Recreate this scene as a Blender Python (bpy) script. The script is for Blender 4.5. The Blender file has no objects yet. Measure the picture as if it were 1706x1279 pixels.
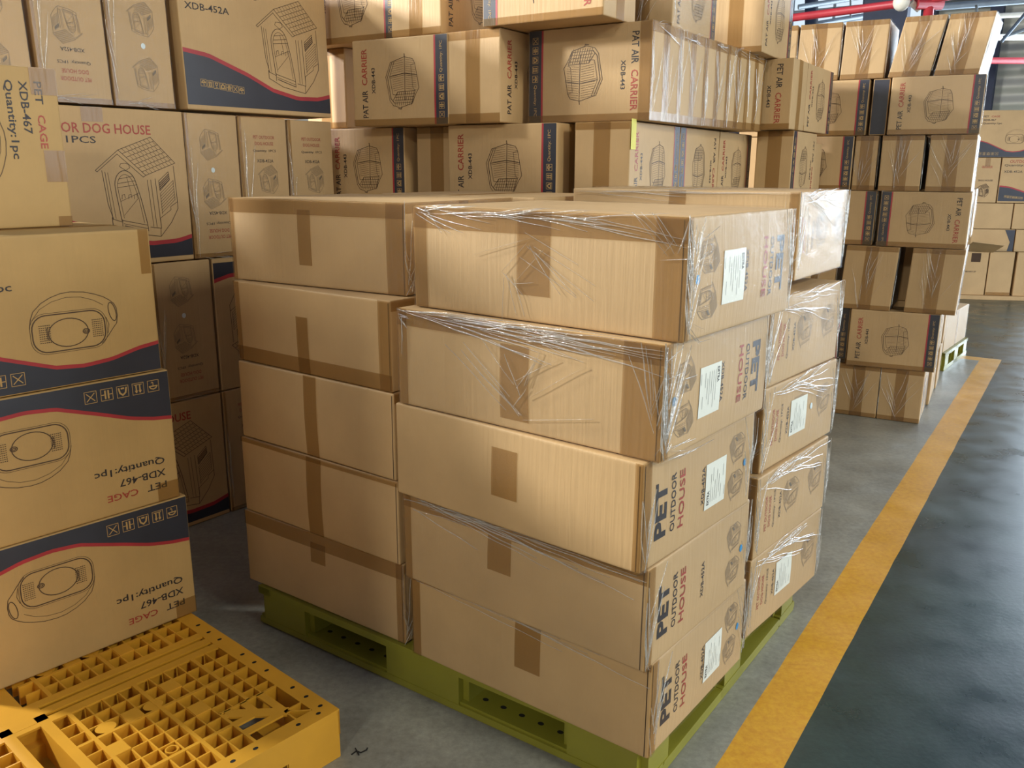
import bpy, bmesh, math, random
from mathutils import Vector, Matrix, noise
S = bpy.context.scene
C = S.collection
D2R = math.radians
# ---------------------------------------------------------------- camera
PITCH, ROLL, CAMH, FPX = .246, .004, 1.586, 1435.0
cd = bpy.data.cameras.new('camera'); cam = bpy.data.objects.new('camera', cd); C.objects.link(cam)
fw = Vector((0, math.cos(PITCH), -math.sin(PITCH))); rt = Vector((1, 0, 0)); up = rt.cross(fw)
Rv = math.cos(ROLL)*rt + math.sin(ROLL)*up; Uv = -math.sin(ROLL)*rt + math.cos(ROLL)*up
cam.matrix_world = Matrix(((Rv.x, Uv.x, -fw.x, 0), (Rv.y, Uv.y, -fw.y, 0), (Rv.z, Uv.z, -fw.z, CAMH), (0, 0, 0, 1)))
cd.sensor_width = 36; cd.lens = FPX*36/1706; cd.clip_start = .05; cd.clip_end = 200
S.camera = cam
S.view_settings.view_transform = 'Standard'; S.view_settings.look = 'None'
S.view_settings.gamma = 1; S.view_settings.use_curve_mapping = False
S.view_settings.exposure = 0.0
# ---------------------------------------------------------------- world and lights
w = bpy.data.worlds.new('sky'); S.world = w; w.use_nodes = True
bg = w.node_tree.nodes['Background']; bg.inputs[0].default_value = (.72, .86, 1, 1); bg.inputs[1].default_value = 1.3
EX = Vector((.829, -.559, 0)); EM = Vector((.559, .829, 0))      # building axes: across and along the aisle
def B(a, m, z=0): return EX*a + EM*m + Vector((0, 0, z))
def area(name, loc, target, sx, sy, power, col):
    l = bpy.data.lights.new(name, 'AREA'); l.shape = 'RECTANGLE'; l.size = sx; l.size_y = sy; l.energy = power; l.color = col
    o = bpy.data.objects.new(name, l); C.objects.link(o); o.location = loc
    o.rotation_euler = (Vector(target)-Vector(loc)).to_track_quat('-Z', 'Y').to_euler(); return o
area('ceiling_lamp_west', (-8, 3.4, 4.3), (0, 2.5, 1.2), .7, .7, 960, (1, .99, .92))
area('ceiling_lamp_northwest', (-6, 6, 4.4), (0, 3, 1.5), .6, .6, 600, (1, 1.0, 1.08))
area('ceiling_lamp_left', (-4.6, 4.0, 4.4), (0, 2.5, 1.2), .5, .5, 230, (1, .97, .84))
area('ceiling_lamp_behind', (-1.8, -3, 4.2), (0, 3, .9), .35, .35, 98, (1, .94, .78))
area('ceiling_lamp_right', (4, -1, 4.3), (0, 3, 1), .8, .8, 145, (1, .98, .80))
area('ceiling_lamp_east', (8, 0, 4.2), (-.5, 3.2, 1.5), .9, .9, 60, (1, .98, .84))
area('door_daylight', B(7.9, 6.5, 2.1), B(0, 7.5, 1.4), 6.5, 3.6, 380, (.86, .94, 1))
area('far_door_daylight', B(3.4, 17.9, 2.1), B(2.0, 6, 1.0), 7.0, 3.8, 2000, (.74, .87, 1))
# ---------------------------------------------------------------- materials
def lin(r, g, b):
    f = lambda c: ((c/255+.055)/1.055)**2.4 if c > 10 else c/255/12.92
    return (f(r), f(g), f(b), 1)
class N:
    def __init__(s, name):
        s.m = bpy.data.materials.new(name); s.m.use_nodes = True; s.t = s.m.node_tree; s.n = s.t.nodes; s.p = s.n['Principled BSDF']; s.o = s.n['Material Output']
    def add(s, ty, **k):
        x = s.n.new(ty)
        for a, v in k.items():
            if a.startswith('i_'):
                kk = a[2:]; x.inputs[int(kk) if kk.isdigit() else kk].default_value = v
            else: setattr(x, a, v)
        return x
    def l(s, a, b): s.t.links.new(a, b)
    def noise(s, sc, det=4, scale=(1, 1, 1), rough=.5):
        tc = s.add('ShaderNodeTexCoord'); mp = s.add('ShaderNodeMapping'); mp.inputs['Scale'].default_value = scale
        s.l(tc.outputs['Object'], mp.inputs[0]); n = s.add('ShaderNodeTexNoise'); n.inputs['Scale'].default_value = sc; n.inputs['Detail'].default_value = det; n.inputs['Roughness'].default_value = rough
        s.l(mp.outputs[0], n.inputs['Vector']); return n.outputs['Fac']
    def ramp(s, fac, stops):
        r = s.add('ShaderNodeValToRGB'); e = r.color_ramp.elements
        e[0].position, e[0].color = stops[0]; e[1].position, e[1].color = stops[-1]
        for p, c in stops[1:-1]: x = e.new(p); x.color = c
        s.l(fac, r.inputs[0]); return r.outputs[0]
    def refl(s, lo, hi):
        lw = s.add('ShaderNodeLayerWeight', i_Blend=.5); p = s.add('ShaderNodeMath', operation='POWER', i_1=3.5); s.l(lw.outputs['Facing'], p.inputs[0])
        m = s.add('ShaderNodeMath', operation='MULTIPLY_ADD', i_1=hi, i_2=lo); s.l(p.outputs[0], m.inputs[0]); return m
    def bump(s, fac, st, dist=.002):
        b = s.add('ShaderNodeBump'); b.inputs['Strength'].default_value = st; b.inputs['Distance'].default_value = dist; s.l(fac, b.inputs['Height']); return b.outputs[0]
def simple(name, col, rough=.6, metal=0, var=.12, sc=9, bump=0):
    k = N(name); c = col; d = tuple(x*(1-var) for x in c[:3])+(1,); e = tuple(min(1, x*(1+var)) for x in c[:3])+(1,)
    f = k.noise(sc); k.l(k.ramp(f, [(.3, d), (.7, e)]), k.p.inputs['Base Color'])
    k.p.inputs['Roughness'].default_value = rough; k.p.inputs['Metallic'].default_value = metal
    if bump: k.l(k.bump(k.noise(sc*12), bump), k.p.inputs['Normal'])
    return k.m
def kraft(name, col, dark=.86):
    k = N(name)
    f = k.noise(3.2, 5, rough=.6); c = col; d = tuple(x*dark for x in c[:3])+(1,)
    k.l(k.ramp(f, [(.32, d), (.68, c)]), k.p.inputs['Base Color'])
    k.p.inputs['Roughness'].default_value = .62; k.p.inputs['Specular IOR Level'].default_value = .35
    a = k.noise(14, 3, (6, 6, .25)); b = k.noise(2.2, 2)
    m = k.add('ShaderNodeMath', operation='ADD'); k.l(a, m.inputs[0]); mu = k.add('ShaderNodeMath', operation='MULTIPLY', i_1=2.5); k.l(b, mu.inputs[0]); k.l(mu.outputs[0], m.inputs[1])
    k.l(k.bump(m.outputs[0], .28, .004), k.p.inputs['Normal']); return k.m
M = {}
M['kraft'] = kraft('kraft_cardboard', lin(192, 160, 116))
M['kraft2'] = kraft('kraft_cardboard_warm', lin(190, 155, 110))
M['kraftY'] = kraft('kraft_cardboard_yellowish', lin(184, 152, 100))
M['seam'] = simple('carton_seam', lin(66, 48, 34), .9)
M['ink'] = simple('black_ink', lin(44, 38, 40), .55)
M['line'] = simple('brown_black_line_ink', lin(78, 58, 40), .6)
M['navy'] = simple('navy_ink', lin(44, 46, 58), .42)
M['red'] = simple('red_ink', lin(160, 44, 52), .5)
M['brick'] = simple('brick_red_ink', lin(158, 62, 48), .55)
M['grey'] = simple('shade_ink', lin(112, 98, 80), .6)
M['label'] = simple('label_paper', lin(226, 228, 218), .5, var=.02)
M['blue'] = simple('blue_dot', lin(40, 140, 200), .5)
M['pale'] = simple('pale_dot', lin(205, 218, 222), .5)
M['note'] = simple('yellow_paper', lin(214, 208, 104), .7)
def tape_mat():
    k = N('brown_tape'); tr = k.add('ShaderNodeBsdfTransparent'); tr.inputs[0].default_value = (.84, .76, .62, 1)
    g = k.add('ShaderNodeBsdfGlossy'); g.inputs['Roughness'].default_value = .22
    di = k.add('ShaderNodeBsdfDiffuse'); di.inputs[0].default_value = lin(150, 116, 74)
    k.l(k.bump(k.noise(7, 4, (4, 4, .5)), .5, .006), g.inputs['Normal'])
    a = k.add('ShaderNodeMixShader', i_0=.22); k.l(tr.outputs[0], a.inputs[1]); k.l(di.outputs[0], a.inputs[2])
    fr = k.refl(.03, .12); b = k.add('ShaderNodeMixShader'); k.l(fr.outputs[0], b.inputs[0]); k.l(a.outputs[0], b.inputs[1]); k.l(g.outputs[0], b.inputs[2])
    k.l(b.outputs[0], k.o.inputs[0]); return k.m
M['tape'] = tape_mat()
def film_mat(name, tint=.96, milky=.03, st=.9, rf=(.010, .055)):
    k = N(name); tr = k.add('ShaderNodeBsdfTransparent'); tr.inputs[0].default_value = (tint, tint, tint, 1)
    g = k.add('ShaderNodeBsdfGlossy'); g.inputs['Roughness'].default_value = .13
    di = k.add('ShaderNodeBsdfDiffuse'); di.inputs[0].default_value = (.85, .85, .83, 1)
    nm = k.bump(k.noise(22, 5, (1, 1, 1.6), .65), st, .006); k.l(nm, g.inputs['Normal'])
    a = k.add('ShaderNodeMixShader', i_0=milky); k.l(tr.outputs[0], a.inputs[1]); k.l(di.outputs[0], a.inputs[2])
    fr = k.refl(*rf); b = k.add('ShaderNodeMixShader'); k.l(fr.outputs[0], b.inputs[0]); k.l(a.outputs[0], b.inputs[1]); k.l(g.outputs[0], b.inputs[2])
    k.l(b.outputs[0], k.o.inputs[0]); return k.m
M['film'] = film_mat('clear_stretch_film', .97, .015, .55)
M['gather'] = film_mat('gathered_stretch_film', .92, .24, 1.0, (.18, .32))
M['green'] = simple('olive_green_plastic', lin(132, 128, 42), .38, var=.12, sc=4, bump=.05)
M['yellow'] = simple('amber_yellow_plastic', lin(208, 152, 44), .42, var=.10, sc=5, bump=.05)
M['nearblack'] = simple('hole_shade_and_wire_black', lin(16, 13, 9), .9)  # colours the painted shade of pallet holes, and the black wire
M['steel'] = simple('grey_painted_steel', lin(122, 132, 142), .5, .3)
M['navysteel'] = simple('dark_blue_grey_steel', lin(36, 46, 70), .6)
M['pipe'] = simple('red_painted_pipe', lin(186, 56, 66), .45)
M['white'] = simple('white_plastic', lin(222, 218, 206), .5)
def floor_mat(name, a, b, rough, spec=.5):
    k = N(name)
    f = k.noise(1.6, 9, rough=.62); f2 = k.noise(42, 6, rough=.7)
    mx = k.add('ShaderNodeMix', data_type='RGBA', blend_type='OVERLAY'); mx.inputs[0].default_value = .55
    k.l(k.ramp(f, [(.3, a), (.72, b)]), mx.inputs[6]); k.l(k.ramp(f2, [(.25, (.25, .25, .25, 1)), (.75, (.75, .75, .75, 1))]), mx.inputs[7])
    k.l(mx.outputs[2], k.p.inputs['Base Color'])
    k.p.inputs['Specular IOR Level'].default_value = spec
    k.l(k.ramp(k.noise(5, 5), [(.3, (rough*.8,)*3+(1,)), (.7, (min(1, rough*1.3),)*3+(1,))]), k.p.inputs['Roughness'])
    k.l(k.bump(k.noise(60, 6), .22, .002), k.p.inputs['Normal']); return k.m
M['concrete'] = floor_mat('grey_concrete', lin(112, 112, 104), lin(162, 162, 152), .38, .65)
M['stripe'] = floor_mat('yellow_floor_paint', lin(196, 140, 26), lin(226, 168, 48), .42)
M['aisle'] = floor_mat('dark_green_floor_paint', lin(26, 42, 40), lin(52, 72, 66), .31, .75)
def corrugated(name, col, per, axis, rough=.5, metal=.2):
    k = N(name); tc = k.add('ShaderNodeTexCoord'); wv = k.add('ShaderNodeTexWave', bands_direction=axis); wv.inputs['Scale'].default_value = per
    k.l(tc.outputs['Object'], wv.inputs['Vector']); k.p.inputs['Base Color'].default_value = col; k.p.inputs['Roughness'].default_value = rough; k.p.inputs['Metallic'].default_value = metal
    k.l(k.bump(wv.outputs['Fac'], 1, .05), k.p.inputs['Normal']); return k.m
M['wallsheet'] = corrugated('beige_wall_sheet', lin(186, 186, 174), 1.1, 'Z')
M['plaster'] = simple('wall_plaster', lin(188, 184, 172), .8)
M['roofsheet'] = corrugated('blue_grey_roof_sheet', lin(58, 72, 104), 1.0, 'X')
M['glass'] = N('window_glass').m
_g = M['glass'].node_tree; _p = _g.nodes['Principled BSDF']; _p.inputs['Transmission Weight'].default_value = 1; _p.inputs['Roughness'].default_value = .1; _p.inputs['IOR'].default_value = 1.05
# ---------------------------------------------------------------- mesh helpers
def link(name, bm, mats, parent=None, smooth=False):
    me = bpy.data.meshes.new(name); bm.to_mesh(me); bm.free()
    for m in mats: me.materials.append(M[m])
    if smooth:
        for p in me.polygons: p.use_smooth = True
    o = bpy.data.objects.new(name, me); C.objects.link(o)
    if parent: o.parent = parent
    return o
def bx(bm, x0, x1, y0, y1, z0, z1, mi=0):
    v = [bm.verts.new((x, y, z)) for z in (z0, z1) for y in (y0, y1) for x in (x0, x1)]
    for f in ((0, 2, 3, 1), (4, 5, 7, 6), (0, 1, 5, 4), (2, 6, 7, 3), (0, 4, 6, 2), (1, 3, 7, 5)):
        bm.faces.new([v[i] for i in f]).material_index = mi
def tube(bm, pts, r, n=8, mi=0):
    pts = [Vector(p) for p in pts]; rings = []
    for i, p in enumerate(pts):
        d = (pts[min(i+1, len(pts)-1)]-pts[max(i-1, 0)]).normalized()
        a = d.cross(Vector((0, 0, 1))); a = a.normalized() if a.length > 1e-3 else Vector((1, 0, 0)); b = d.cross(a)
        rings.append([bm.verts.new(p+r*(math.cos(t)*a+math.sin(t)*b)) for t in [2*math.pi*j/n for j in range(n)]])
    for q, s in zip(rings, rings[1:]):
        for j in range(n):
            f = bm.faces.new((q[j], q[(j+1) % n], s[(j+1) % n], s[j])); f.smooth = True; f.material_index = mi
    for q in (rings[0], rings[-1]): bm.faces.new(q).material_index = mi
def empty(name, loc, rz=0, label=None, cat=None, group=None):
    o = bpy.data.objects.new(name, None); C.objects.link(o); o.location = loc; o.rotation_euler = (0, 0, rz); o.empty_display_size = .1
    if label: o['label'] = label; o['category'] = cat
    if group: o['group'] = group
    return o
def struct(o): o['kind'] = 'structure'; return o
TXT = {}
def glyphs(s, bold):
    k = (s, bold)
    if k not in TXT:
        cu = bpy.data.curves.new('t', 'FONT'); cu.body = s; cu.size = 1; cu.resolution_u = 2
        if bold: cu.offset = .012*bold
        o = bpy.data.objects.new('t', cu); me = bpy.data.meshes.new_from_object(o)
        v = [(p.co.x, p.co.y) for p in me.vertices]; f = [tuple(p.vertices) for p in me.polygons]
        bpy.data.objects.remove(o); bpy.data.curves.remove(cu); bpy.data.meshes.remove(me)
        x0 = min(a for a, b in v); x1 = max(a for a, b in v); y0 = min(b for a, b in v); y1 = max(b for a, b in v)
        TXT[k] = ([((a-x0)/(x1-x0)-.5, (b-y0)/(y1-y0)-.5) for a, b in v], f)
    return TXT[k]
def qz(pts): # polyline from flat list
    return [(pts[i], pts[i+1]) for i in range(0, len(pts), 2)]
def ell(cx, cy, rx, ry, n=28, a0=0, a1=360, rot=0):
    o = []
    for i in range(n+1):
        t = D2R(a0+(a1-a0)*i/n); x = rx*math.cos(t); y = ry*math.sin(t); c, s = math.cos(D2R(rot)), math.sin(D2R(rot)); o.append((cx+x*c-y*s, cy+x*s+y*c))
    return o
def rrect(cx, cy, hx, hy, r, n=6):
    o = []
    for sx, sy, a in ((1, 1, 0), (-1, 1, 90), (-1, -1, 180), (1, -1, 270)):
        for i in range(n+1):
            t = D2R(a+90*i/n); o.append((cx+sx*(hx-r)+r*math.cos(t), cy+sy*(hy-r)+r*math.sin(t)))
    return o+[o[0]]
def lerp(a, b, t): return (a[0]+(b[0]-a[0])*t, a[1]+(b[1]-a[1])*t)
def norm(lines, x0, y0, x1, y1): # picture coords (y down) to box -.5.. .5 with unit width
    w = x1-x0; cx = (x0+x1)/2; cy = (y0+y1)/2
    return [([((x-cx)/w, -(y-cy)/w) for x, y in L], t) for L, t in lines]
# the dog house drawing
def house():
    L = []
    ap, le, re, rb, rr = (612, 772), (497, 862), (735, 884), (775, 712), (890, 828)
    for a, b in ((le, ap), (ap, re), (ap, rb), (rb, rr), (rr, re), ((505, 868), (606, 790)), ((606, 790), (722, 892)), ((722, 892), (735, 884)), (le, (505, 868))): L.append(([a, b], 1))
    for i in range(1, 7): L.append(([lerp(ap, re, i/7), lerp(rb, rr, i/7)], .8))
    for i in range(1, 9):
        for j in range(7):
            o = .5/8 if j % 2 else 0
            p = lerp(ap, rb, i/9+o); q = lerp(re, rr, i/9+o); L.append(([lerp(p, q, j/7), lerp(p, q, (j+1)/7)], .6))
    L += [([(527, 862), (540, 1010), (558, 1078)], 1), ([(540, 868), (556, 1080)], .8), ([(553, 872), (570, 1075)], .7),
          ([(740, 905), (752, 1120)], .8), ([(757, 905), (768, 1122)], .8), ([(780, 900), (790, 1120)], 1), ([(880, 842), (886, 1008), (848, 1030)], 1),
          ([(558, 1078), (552, 1070), (553, 1108), (640, 1145), (785, 1168), (845, 1105), (886, 1040), (886, 1008)], 1.1),
          ([(558, 1078), (600, 1092)], 1), ([(600, 1085), (722, 1112)], 1), ([(605, 1100), (722, 1128)], .8), ([(610, 1110), (720, 1138)], 1.4), ([(722, 1105), (724, 1140)], 1), ([(735, 1122), (790, 1130), (790, 1090)], 1), ([(600, 1082), (598, 1118)], 1),
          ([(785, 1168), (787, 1130)], .9), ([(790, 1120), (790, 1082), (848, 1045), (848, 1030)], .9), ([(640, 830), (655, 835), (660, 850), (640, 862), (612, 845), (618, 832), (640, 830)], .8)]
    arch = [(597, 1085), (583, 960)]+ell(632, 935, 52, 72, 14, 190, 340)+[(700, 985), (722, 1105)]
    L.append((arch, 1.2)); L.append(([(610, 1075), (595, 960)]+ell(632, 940, 40, 60, 12, 190, 335)+[(690, 985), (707, 1100)], .7))
    for y, a, b in ((900, 600, 668), (920, 594, 678), (938, 592, 688)): L.append(([(a, y), (b, y-12)], .8))
    for x in (608, 640, 668): L.append(([(x, 990), (x+2, 972), (x+14, 968), (x+16, 985)], .8))
    L += [([(600, 1000), (695, 962)], .7), ([(612, 1062), (690, 985)], .7), ([(640, 890), (655, 965)], .6)]
    L += [([(797, 910), (850, 868), (854, 905), (800, 955), (797, 910)], 1)]
    for k in range(4): L.append(([(798, 922+k*9), (852, 878+k*9)], 1.6))
    for k in range(8): L.append(([(800, 968+k*13), (872, 908+k*13)], .7))
    L += [([(800, 968), (803, 1065)], .7), ([(872, 908), (874, 1000)], .7)]
    return norm(L, 495, 712, 892, 1168)
HOUSE = house()
def carrier():
    L = [([(1205, 497), (1207, 510)], 2), ([(1130, 530), (1205, 510), (1250, 520), (1262, 540), (1282, 640), (1265, 665), (1245, 705), (1178, 722), (1140, 712), (1122, 690), (1102, 590), (1130, 530)], 1.2),
         ([(1138, 532), (1112, 590), (1128, 682), (1146, 700)], 1.6), ([(1150, 528), (1124, 590), (1140, 665), (1163, 668)], 1), ([(1207, 510), (1206, 690)], 1.4), ([(1124, 590), (1205, 578), (1273, 588)], 1.4), ([(1128, 596), (1205, 585), (1273, 594)], .8),
         ([(1140, 690), (1166, 655), (1262, 652), (1245, 700)], 1.2), ([(1168, 725), (1184, 728), (1186, 718)], 1.6), ([(1262, 540), (1240, 545), (1250, 640), (1262, 652)], .8)]
    for k in range(14):
        y = 524+k*9.2
        if abs(y-590) < 6: continue
        s = 6 if y < 590 else 2
        L.append(([(1140-s+abs(590-y)*.10, y+6), (1200, y-2)], .55)); L.append(([(1212, y-2), (1258+(y-520)*.09, y+4)], .55))
    for k in range(9): x = 1162+k*11; L.append(([(x+4, 656), (x-12, 712)], .9))
    for k in range(4): L.append(([(1156-k*4, 666+k*12), (1260-k*5, 664+k*12)], .9))
    return norm(L, 1102, 497, 1284, 728)
CARRIER = carrier()
def cage():
    L = [(rrect(0, 0, 150, 78, 58), 1.7), (ell(-5, 4, 82, 60), 1.4), (ell(68, 8, 14, 10, 12), 1.4), (ell(68, 8, 8, 4, 8), 1.2), (rrect(0, 0, 158, 86, 62), .6),
         ([(-158, -30), (-150, -68), (-137, -98), (-102, -130), (-63, -150), (-20, -163), (20, -166), (75, -160), (120, -146), (155, -131), (180, -114), (198, -97), (207, -76), (209, -45), (203, -10), (185, 10), (160, 42), (130, 72)], 1.0),
         ([(-146, -62), (-110, -106), (-60, -132), (0, -145), (60, -140), (110, -122), (150, -96)], .6), (ell(188, -62, 15, 42, 16, rot=-10), 1.2), ([(158, -40), (168, -8), (160, 30)], .7), ([(-86, -25), (-92, -22), (-92, 22), (-86, 25)], 1)]
    for sx in (-122, 96):
        for i in range(6):
            for j in range(9):
                x = sx+i*8; y = -36+j*9; L.append(([(x, y), (x+3.2, y)], 1.2))
    return norm(L, -165, -170, 215, 85)
CAGE = cage()
def icons(kind):
    q = [([(-.45, -.45), (.45, -.45), (.45, .45), (-.45, .45), (-.45, -.45)], 1)]
    if kind == 0: q += [([(-.3, -.3), (.3, .3)], 1.6), ([(-.3, .3), (.3, -.3)], 1.6)]
    if kind == 1: q += [([(-.12, -.3), (-.12, .3)], 3), ([(.12, -.3), (.12, .3)], 3), ([(-.4, 0), (-.2, 0)], 1.5), ([(.2, 0), (.4, 0)], 1.5)]
    if kind == 2: q += [([(-.3, -.28), (-.22, .1), (0, .28), (.22, .1), (.3, -.28)], 3), ([(-.1, -.25), (.1, -.25)], 3)]
    if kind == 3: q += [([(-.3, -.32), (.3, -.32)], 1.5), ([(-.15, -.25), (-.15, .3)], 2.6), ([(.15, -.25), (.15, .3)], 2.6), ([(-.25, .15), (-.15, .32), (-.05, .15)], 1.2), ([(.05, .15), (.15, .32), (.25, .15)], 1.2)]
    if kind == 4: q += [([(-.32, .02), (-.2, .2), (0, .26), (.2, .2), (.32, .02), (-.32, .02)], 2.2), ([(0, .05), (0, -.25), (.08, -.32), (.14, -.24)], 1.4)]
    if kind == 5: q += [([(-.2, .3), (-.12, 0), (.12, 0), (.2, .3), (-.2, .3)], 1.8), ([(0, 0), (0, -.28)], 1.4), ([(-.15, -.3), (.15, -.3)], 1.4)]
    return q
# ---------------------------------------------------------------- carton builder
class Carton:
    def __init__(s, w, d, h, seed, bulge=.004, shear=0, jit=.0022):
        s.w, s.d, s.h, s.seed, s.b, s.sh, s.j = w, d, h, seed, bulge, shear, jit
        s.bm = bmesh.new(); s.mats = ['kraft', 'ink', 'line', 'navy', 'red', 'brick', 'grey', 'seam', 'kraftY']
        s.o = Vector((seed*3.71 % 50, seed*7.13 % 50, seed*1.97 % 50)); s.parts = {}
    def f(s, p):
        x, y, z = p; a, b, c = s.w/2, s.d/2, s.h/2; u, v, t = x/a, y/b, (z-c)/c
        cu, cv, ct = max(0, 1-u*u), max(0, 1-v*v), max(0, 1-t*t)
        q = Vector((x+s.b*u*cv*ct+s.sh*z, y+s.b*v*cu*ct, z+s.b*.06*t*cu*cv))
        n = noise.noise_vector(Vector((x, y, z))*3.1+s.o)*s.j; n.z *= .12
        return q+n
    def fm(s, face, u, v, off):
        a, b, c = s.w/2, s.d/2, s.h/2
        if face == 'F': p = (u, -b-off, c+v)
        elif face == 'R': p = (a+off, u, c+v)
        elif face == 'L': p = (-a-off, -u, c+v)
        elif face == 'K': p = (-u, b+off, c+v)
        else: p = (u, v, 2*c+off)
        x, y, z = p; q = s.f((max(-a, min(a, x)), max(-b, min(b, y)), max(0, min(2*c, z))))
        return q+Vector(p)-Vector((max(-a, min(a, x)), max(-b, min(b, y)), max(0, min(2*c, z))))
    def ext(s, face): return {'F': (s.w, s.h), 'K': (s.w, s.h), 'R': (s.d, s.h), 'L': (s.d, s.h), 'T': (s.w, s.d)}[face]
    def body(s, r=.005, cell=.07):
        def ax(L, sym):
            h = L/2; n = max(2, int(L/cell)); i0 = -h+2*r; m = [i0+(L-4*r)*i/n for i in range(n+1)]
            q = [-h, -h+r*.4, -h+r]+m+[h-r, h-r*.4, h]; return q if sym else [t+h for t in q]
        X, Y, Z = ax(s.w, 1), ax(s.d, 1), ax(s.h, 0); V = {}
        def vert(x, y, z):
            k = (round(x, 5), round(y, 5), round(z, 5))
            if k not in V:
                a, b, c = s.w/2, s.d/2, s.h/2; i = Vector((max(-a+r, min(a-r, x)), max(-b+r, min(b-r, y)), max(r, min(s.h-r, z)))); dv = Vector((x, y, z))-i
                p = i+dv.normalized()*min(dv.length, r) if dv.length > 1e-9 else i
                V[k] = s.bm.verts.new(s.f(p))
            return V[k]
        def grid(P, Q, fn, flip):
            for i in range(len(P)-1):
                for j in range(len(Q)-1):
                    q = [fn(P[i], Q[j]), fn(P[i+1], Q[j]), fn(P[i+1], Q[j+1]), fn(P[i], Q[j+1])]
                    if flip: q.reverse()
                    f = s.bm.faces.new(q); f.smooth = True; f.material_index = s.base
        a, b = s.w/2, s.d/2
        grid(X, Z, lambda x, z: vert(x, -b, z), 0); grid(X, Z, lambda x, z: vert(x, b, z), 1)
        grid(Y, Z, lambda y, z: vert(a, y, z), 0); grid(Y, Z, lambda y, z: vert(-a, y, z), 1)
        grid(X, Y, lambda x, y: vert(x, y, s.h), 0); grid(X, Y, lambda x, y: vert(x, y, 0), 1)
    base = 0
    def tr(s, p, cx, cy, rot):
        c, q = math.cos(D2R(rot)), math.sin(D2R(rot)); return (cx+p[0]*c-p[1]*q, cy+p[0]*q+p[1]*c)
    def poly(s, bm, face, pts, mi, off):
        try:
            f = bm.faces.new([bm.verts.new(s.fm(face, u, v, off)) for u, v in pts]); f.material_index = mi; f.smooth = False
        except ValueError: pass
    def quad(s, face, u0, u1, v0, v1, mi=0, off=.0006, bm=None, cell=.05):
        bm = s.bm if bm is None else bm; nu = max(1, round((u1-u0)/cell)); nv = max(1, round((v1-v0)/cell))
        g = [[bm.verts.new(s.fm(face, u0+(u1-u0)*i/nu, v0+(v1-v0)*j/nv, off)) for j in range(nv+1)] for i in range(nu+1)]
        for i in range(nu):
            for j in range(nv): f = bm.faces.new((g[i][j], g[i+1][j], g[i+1][j+1], g[i][j+1])); f.material_index = mi; f.smooth = True
    def lines(s, face, L, cx, cy, size, rot=0, th=.0014, mi=2, mirror=False, off=.0008, bm=None):
        bm = s.bm if bm is None else bm
        for P, t in L:
            if mirror: P = [(-x, y) for x, y in P]
            Q = [s.tr((x*size, y*size), cx, cy, rot) for x, y in P]
            for a, b in zip(Q, Q[1:]):
                dx, dy = b[0]-a[0], b[1]-a[1]; l = math.hypot(dx, dy)
                if l < 1e-6: continue
                k = th*t/2/l; nx, ny = -dy*k, dx*k; ex, ey = dx*k*.6, dy*k*.6; n = max(1, int(l/.06))
                for i in range(n):
                    p, q = lerp(a, b, i/n), lerp(a, b, (i+1)/n)
                    s.poly(bm, face, [(p[0]-nx-ex, p[1]-ny-ey), (q[0]-nx+ex, q[1]-ny+ey), (q[0]+nx+ex, q[1]+ny+ey), (p[0]+nx-ex, p[1]+ny-ey)], mi, off)
    def text(s, face, st, cx, cy, wd, ht, rot=0, mi=1, bold=0, bm=None, off=.0007):
        bm = s.bm if bm is None else bm; V, F = glyphs(st, bold)
        vs = [bm.verts.new(s.fm(face, *s.tr((x*wd, y*ht), cx, cy, rot), off)) for x, y in V]
        for f in F:
            try: bm.faces.new([vs[i] for i in f]).material_index = mi
            except ValueError: pass
    def part(s, key, mats):
        if key not in s.parts: s.parts[key] = (bmesh.new(), mats)
        return s.parts[key][0]
    # ---- print designs; (cx, cy, rot) place the upright design on the face
    def sub(s, cx, cy, rot):
        return lambda x, y: s.tr((x, y), cx, cy, rot)
    def band(s, face, x0, x1, y0, y1, rot, mi, off=.0006):
        p = s.tr((x0, y0), 0, 0, rot); q = s.tr((x1, y1), 0, 0, rot); s.quad(face, min(p[0], q[0]), max(p[0], q[0]), min(p[1], q[1]), max(p[1], q[1]), mi, off)
    def P_carrier(s, face, rot=90, name='PAT AIR', k=1.13, flip=0, pale=False):
        W, H = s.ext(face); 
        if rot % 180: W, H = H, W
        T = lambda x, y: s.tr((x, y), 0, 0, rot)
        s.band(face, -W/2+.002, W/2-.002, -H/2+.004, -H/2+.058*k, rot, 3); s.band(face, -W/2+.002, W/2-.002, -H/2+.058*k, -H/2+.066*k, rot, 4)
        lw = .27*k
        x, y = T(-lw*.30, H/2-.062*k); s.text(face, name, x, y, lw*.40, .028*k, rot, 1, 1)
        x, y = T(lw*.235, H/2-.062*k); s.text(face, 'CARRIER', x, y, lw*.52, .028*k, rot, 5, 1)
        x, y = T(.01, H/2-.108*k); s.text(face, 'XDB-443', x, y, .10*k, .018*k, rot, 1, 1)
        x, y = T(0, -.018*k); s.lines(face, CARRIER, x, y, .165*k, rot-(90 if flip == 0 else -90), .0017*k)
        for i in range(5): x, y = T(-.13*k+i*.034*k, -H/2+.031*k); s.lines(face, icons(i), x, y, .026*k, rot, .0017, 8, off=.0012)
        x, y = T(.085*k, -H/2+.031*k); s.text(face, 'Quantity: 1PC', x, y, .115*k, .016*k, rot, 8, 0, off=.0012)
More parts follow.
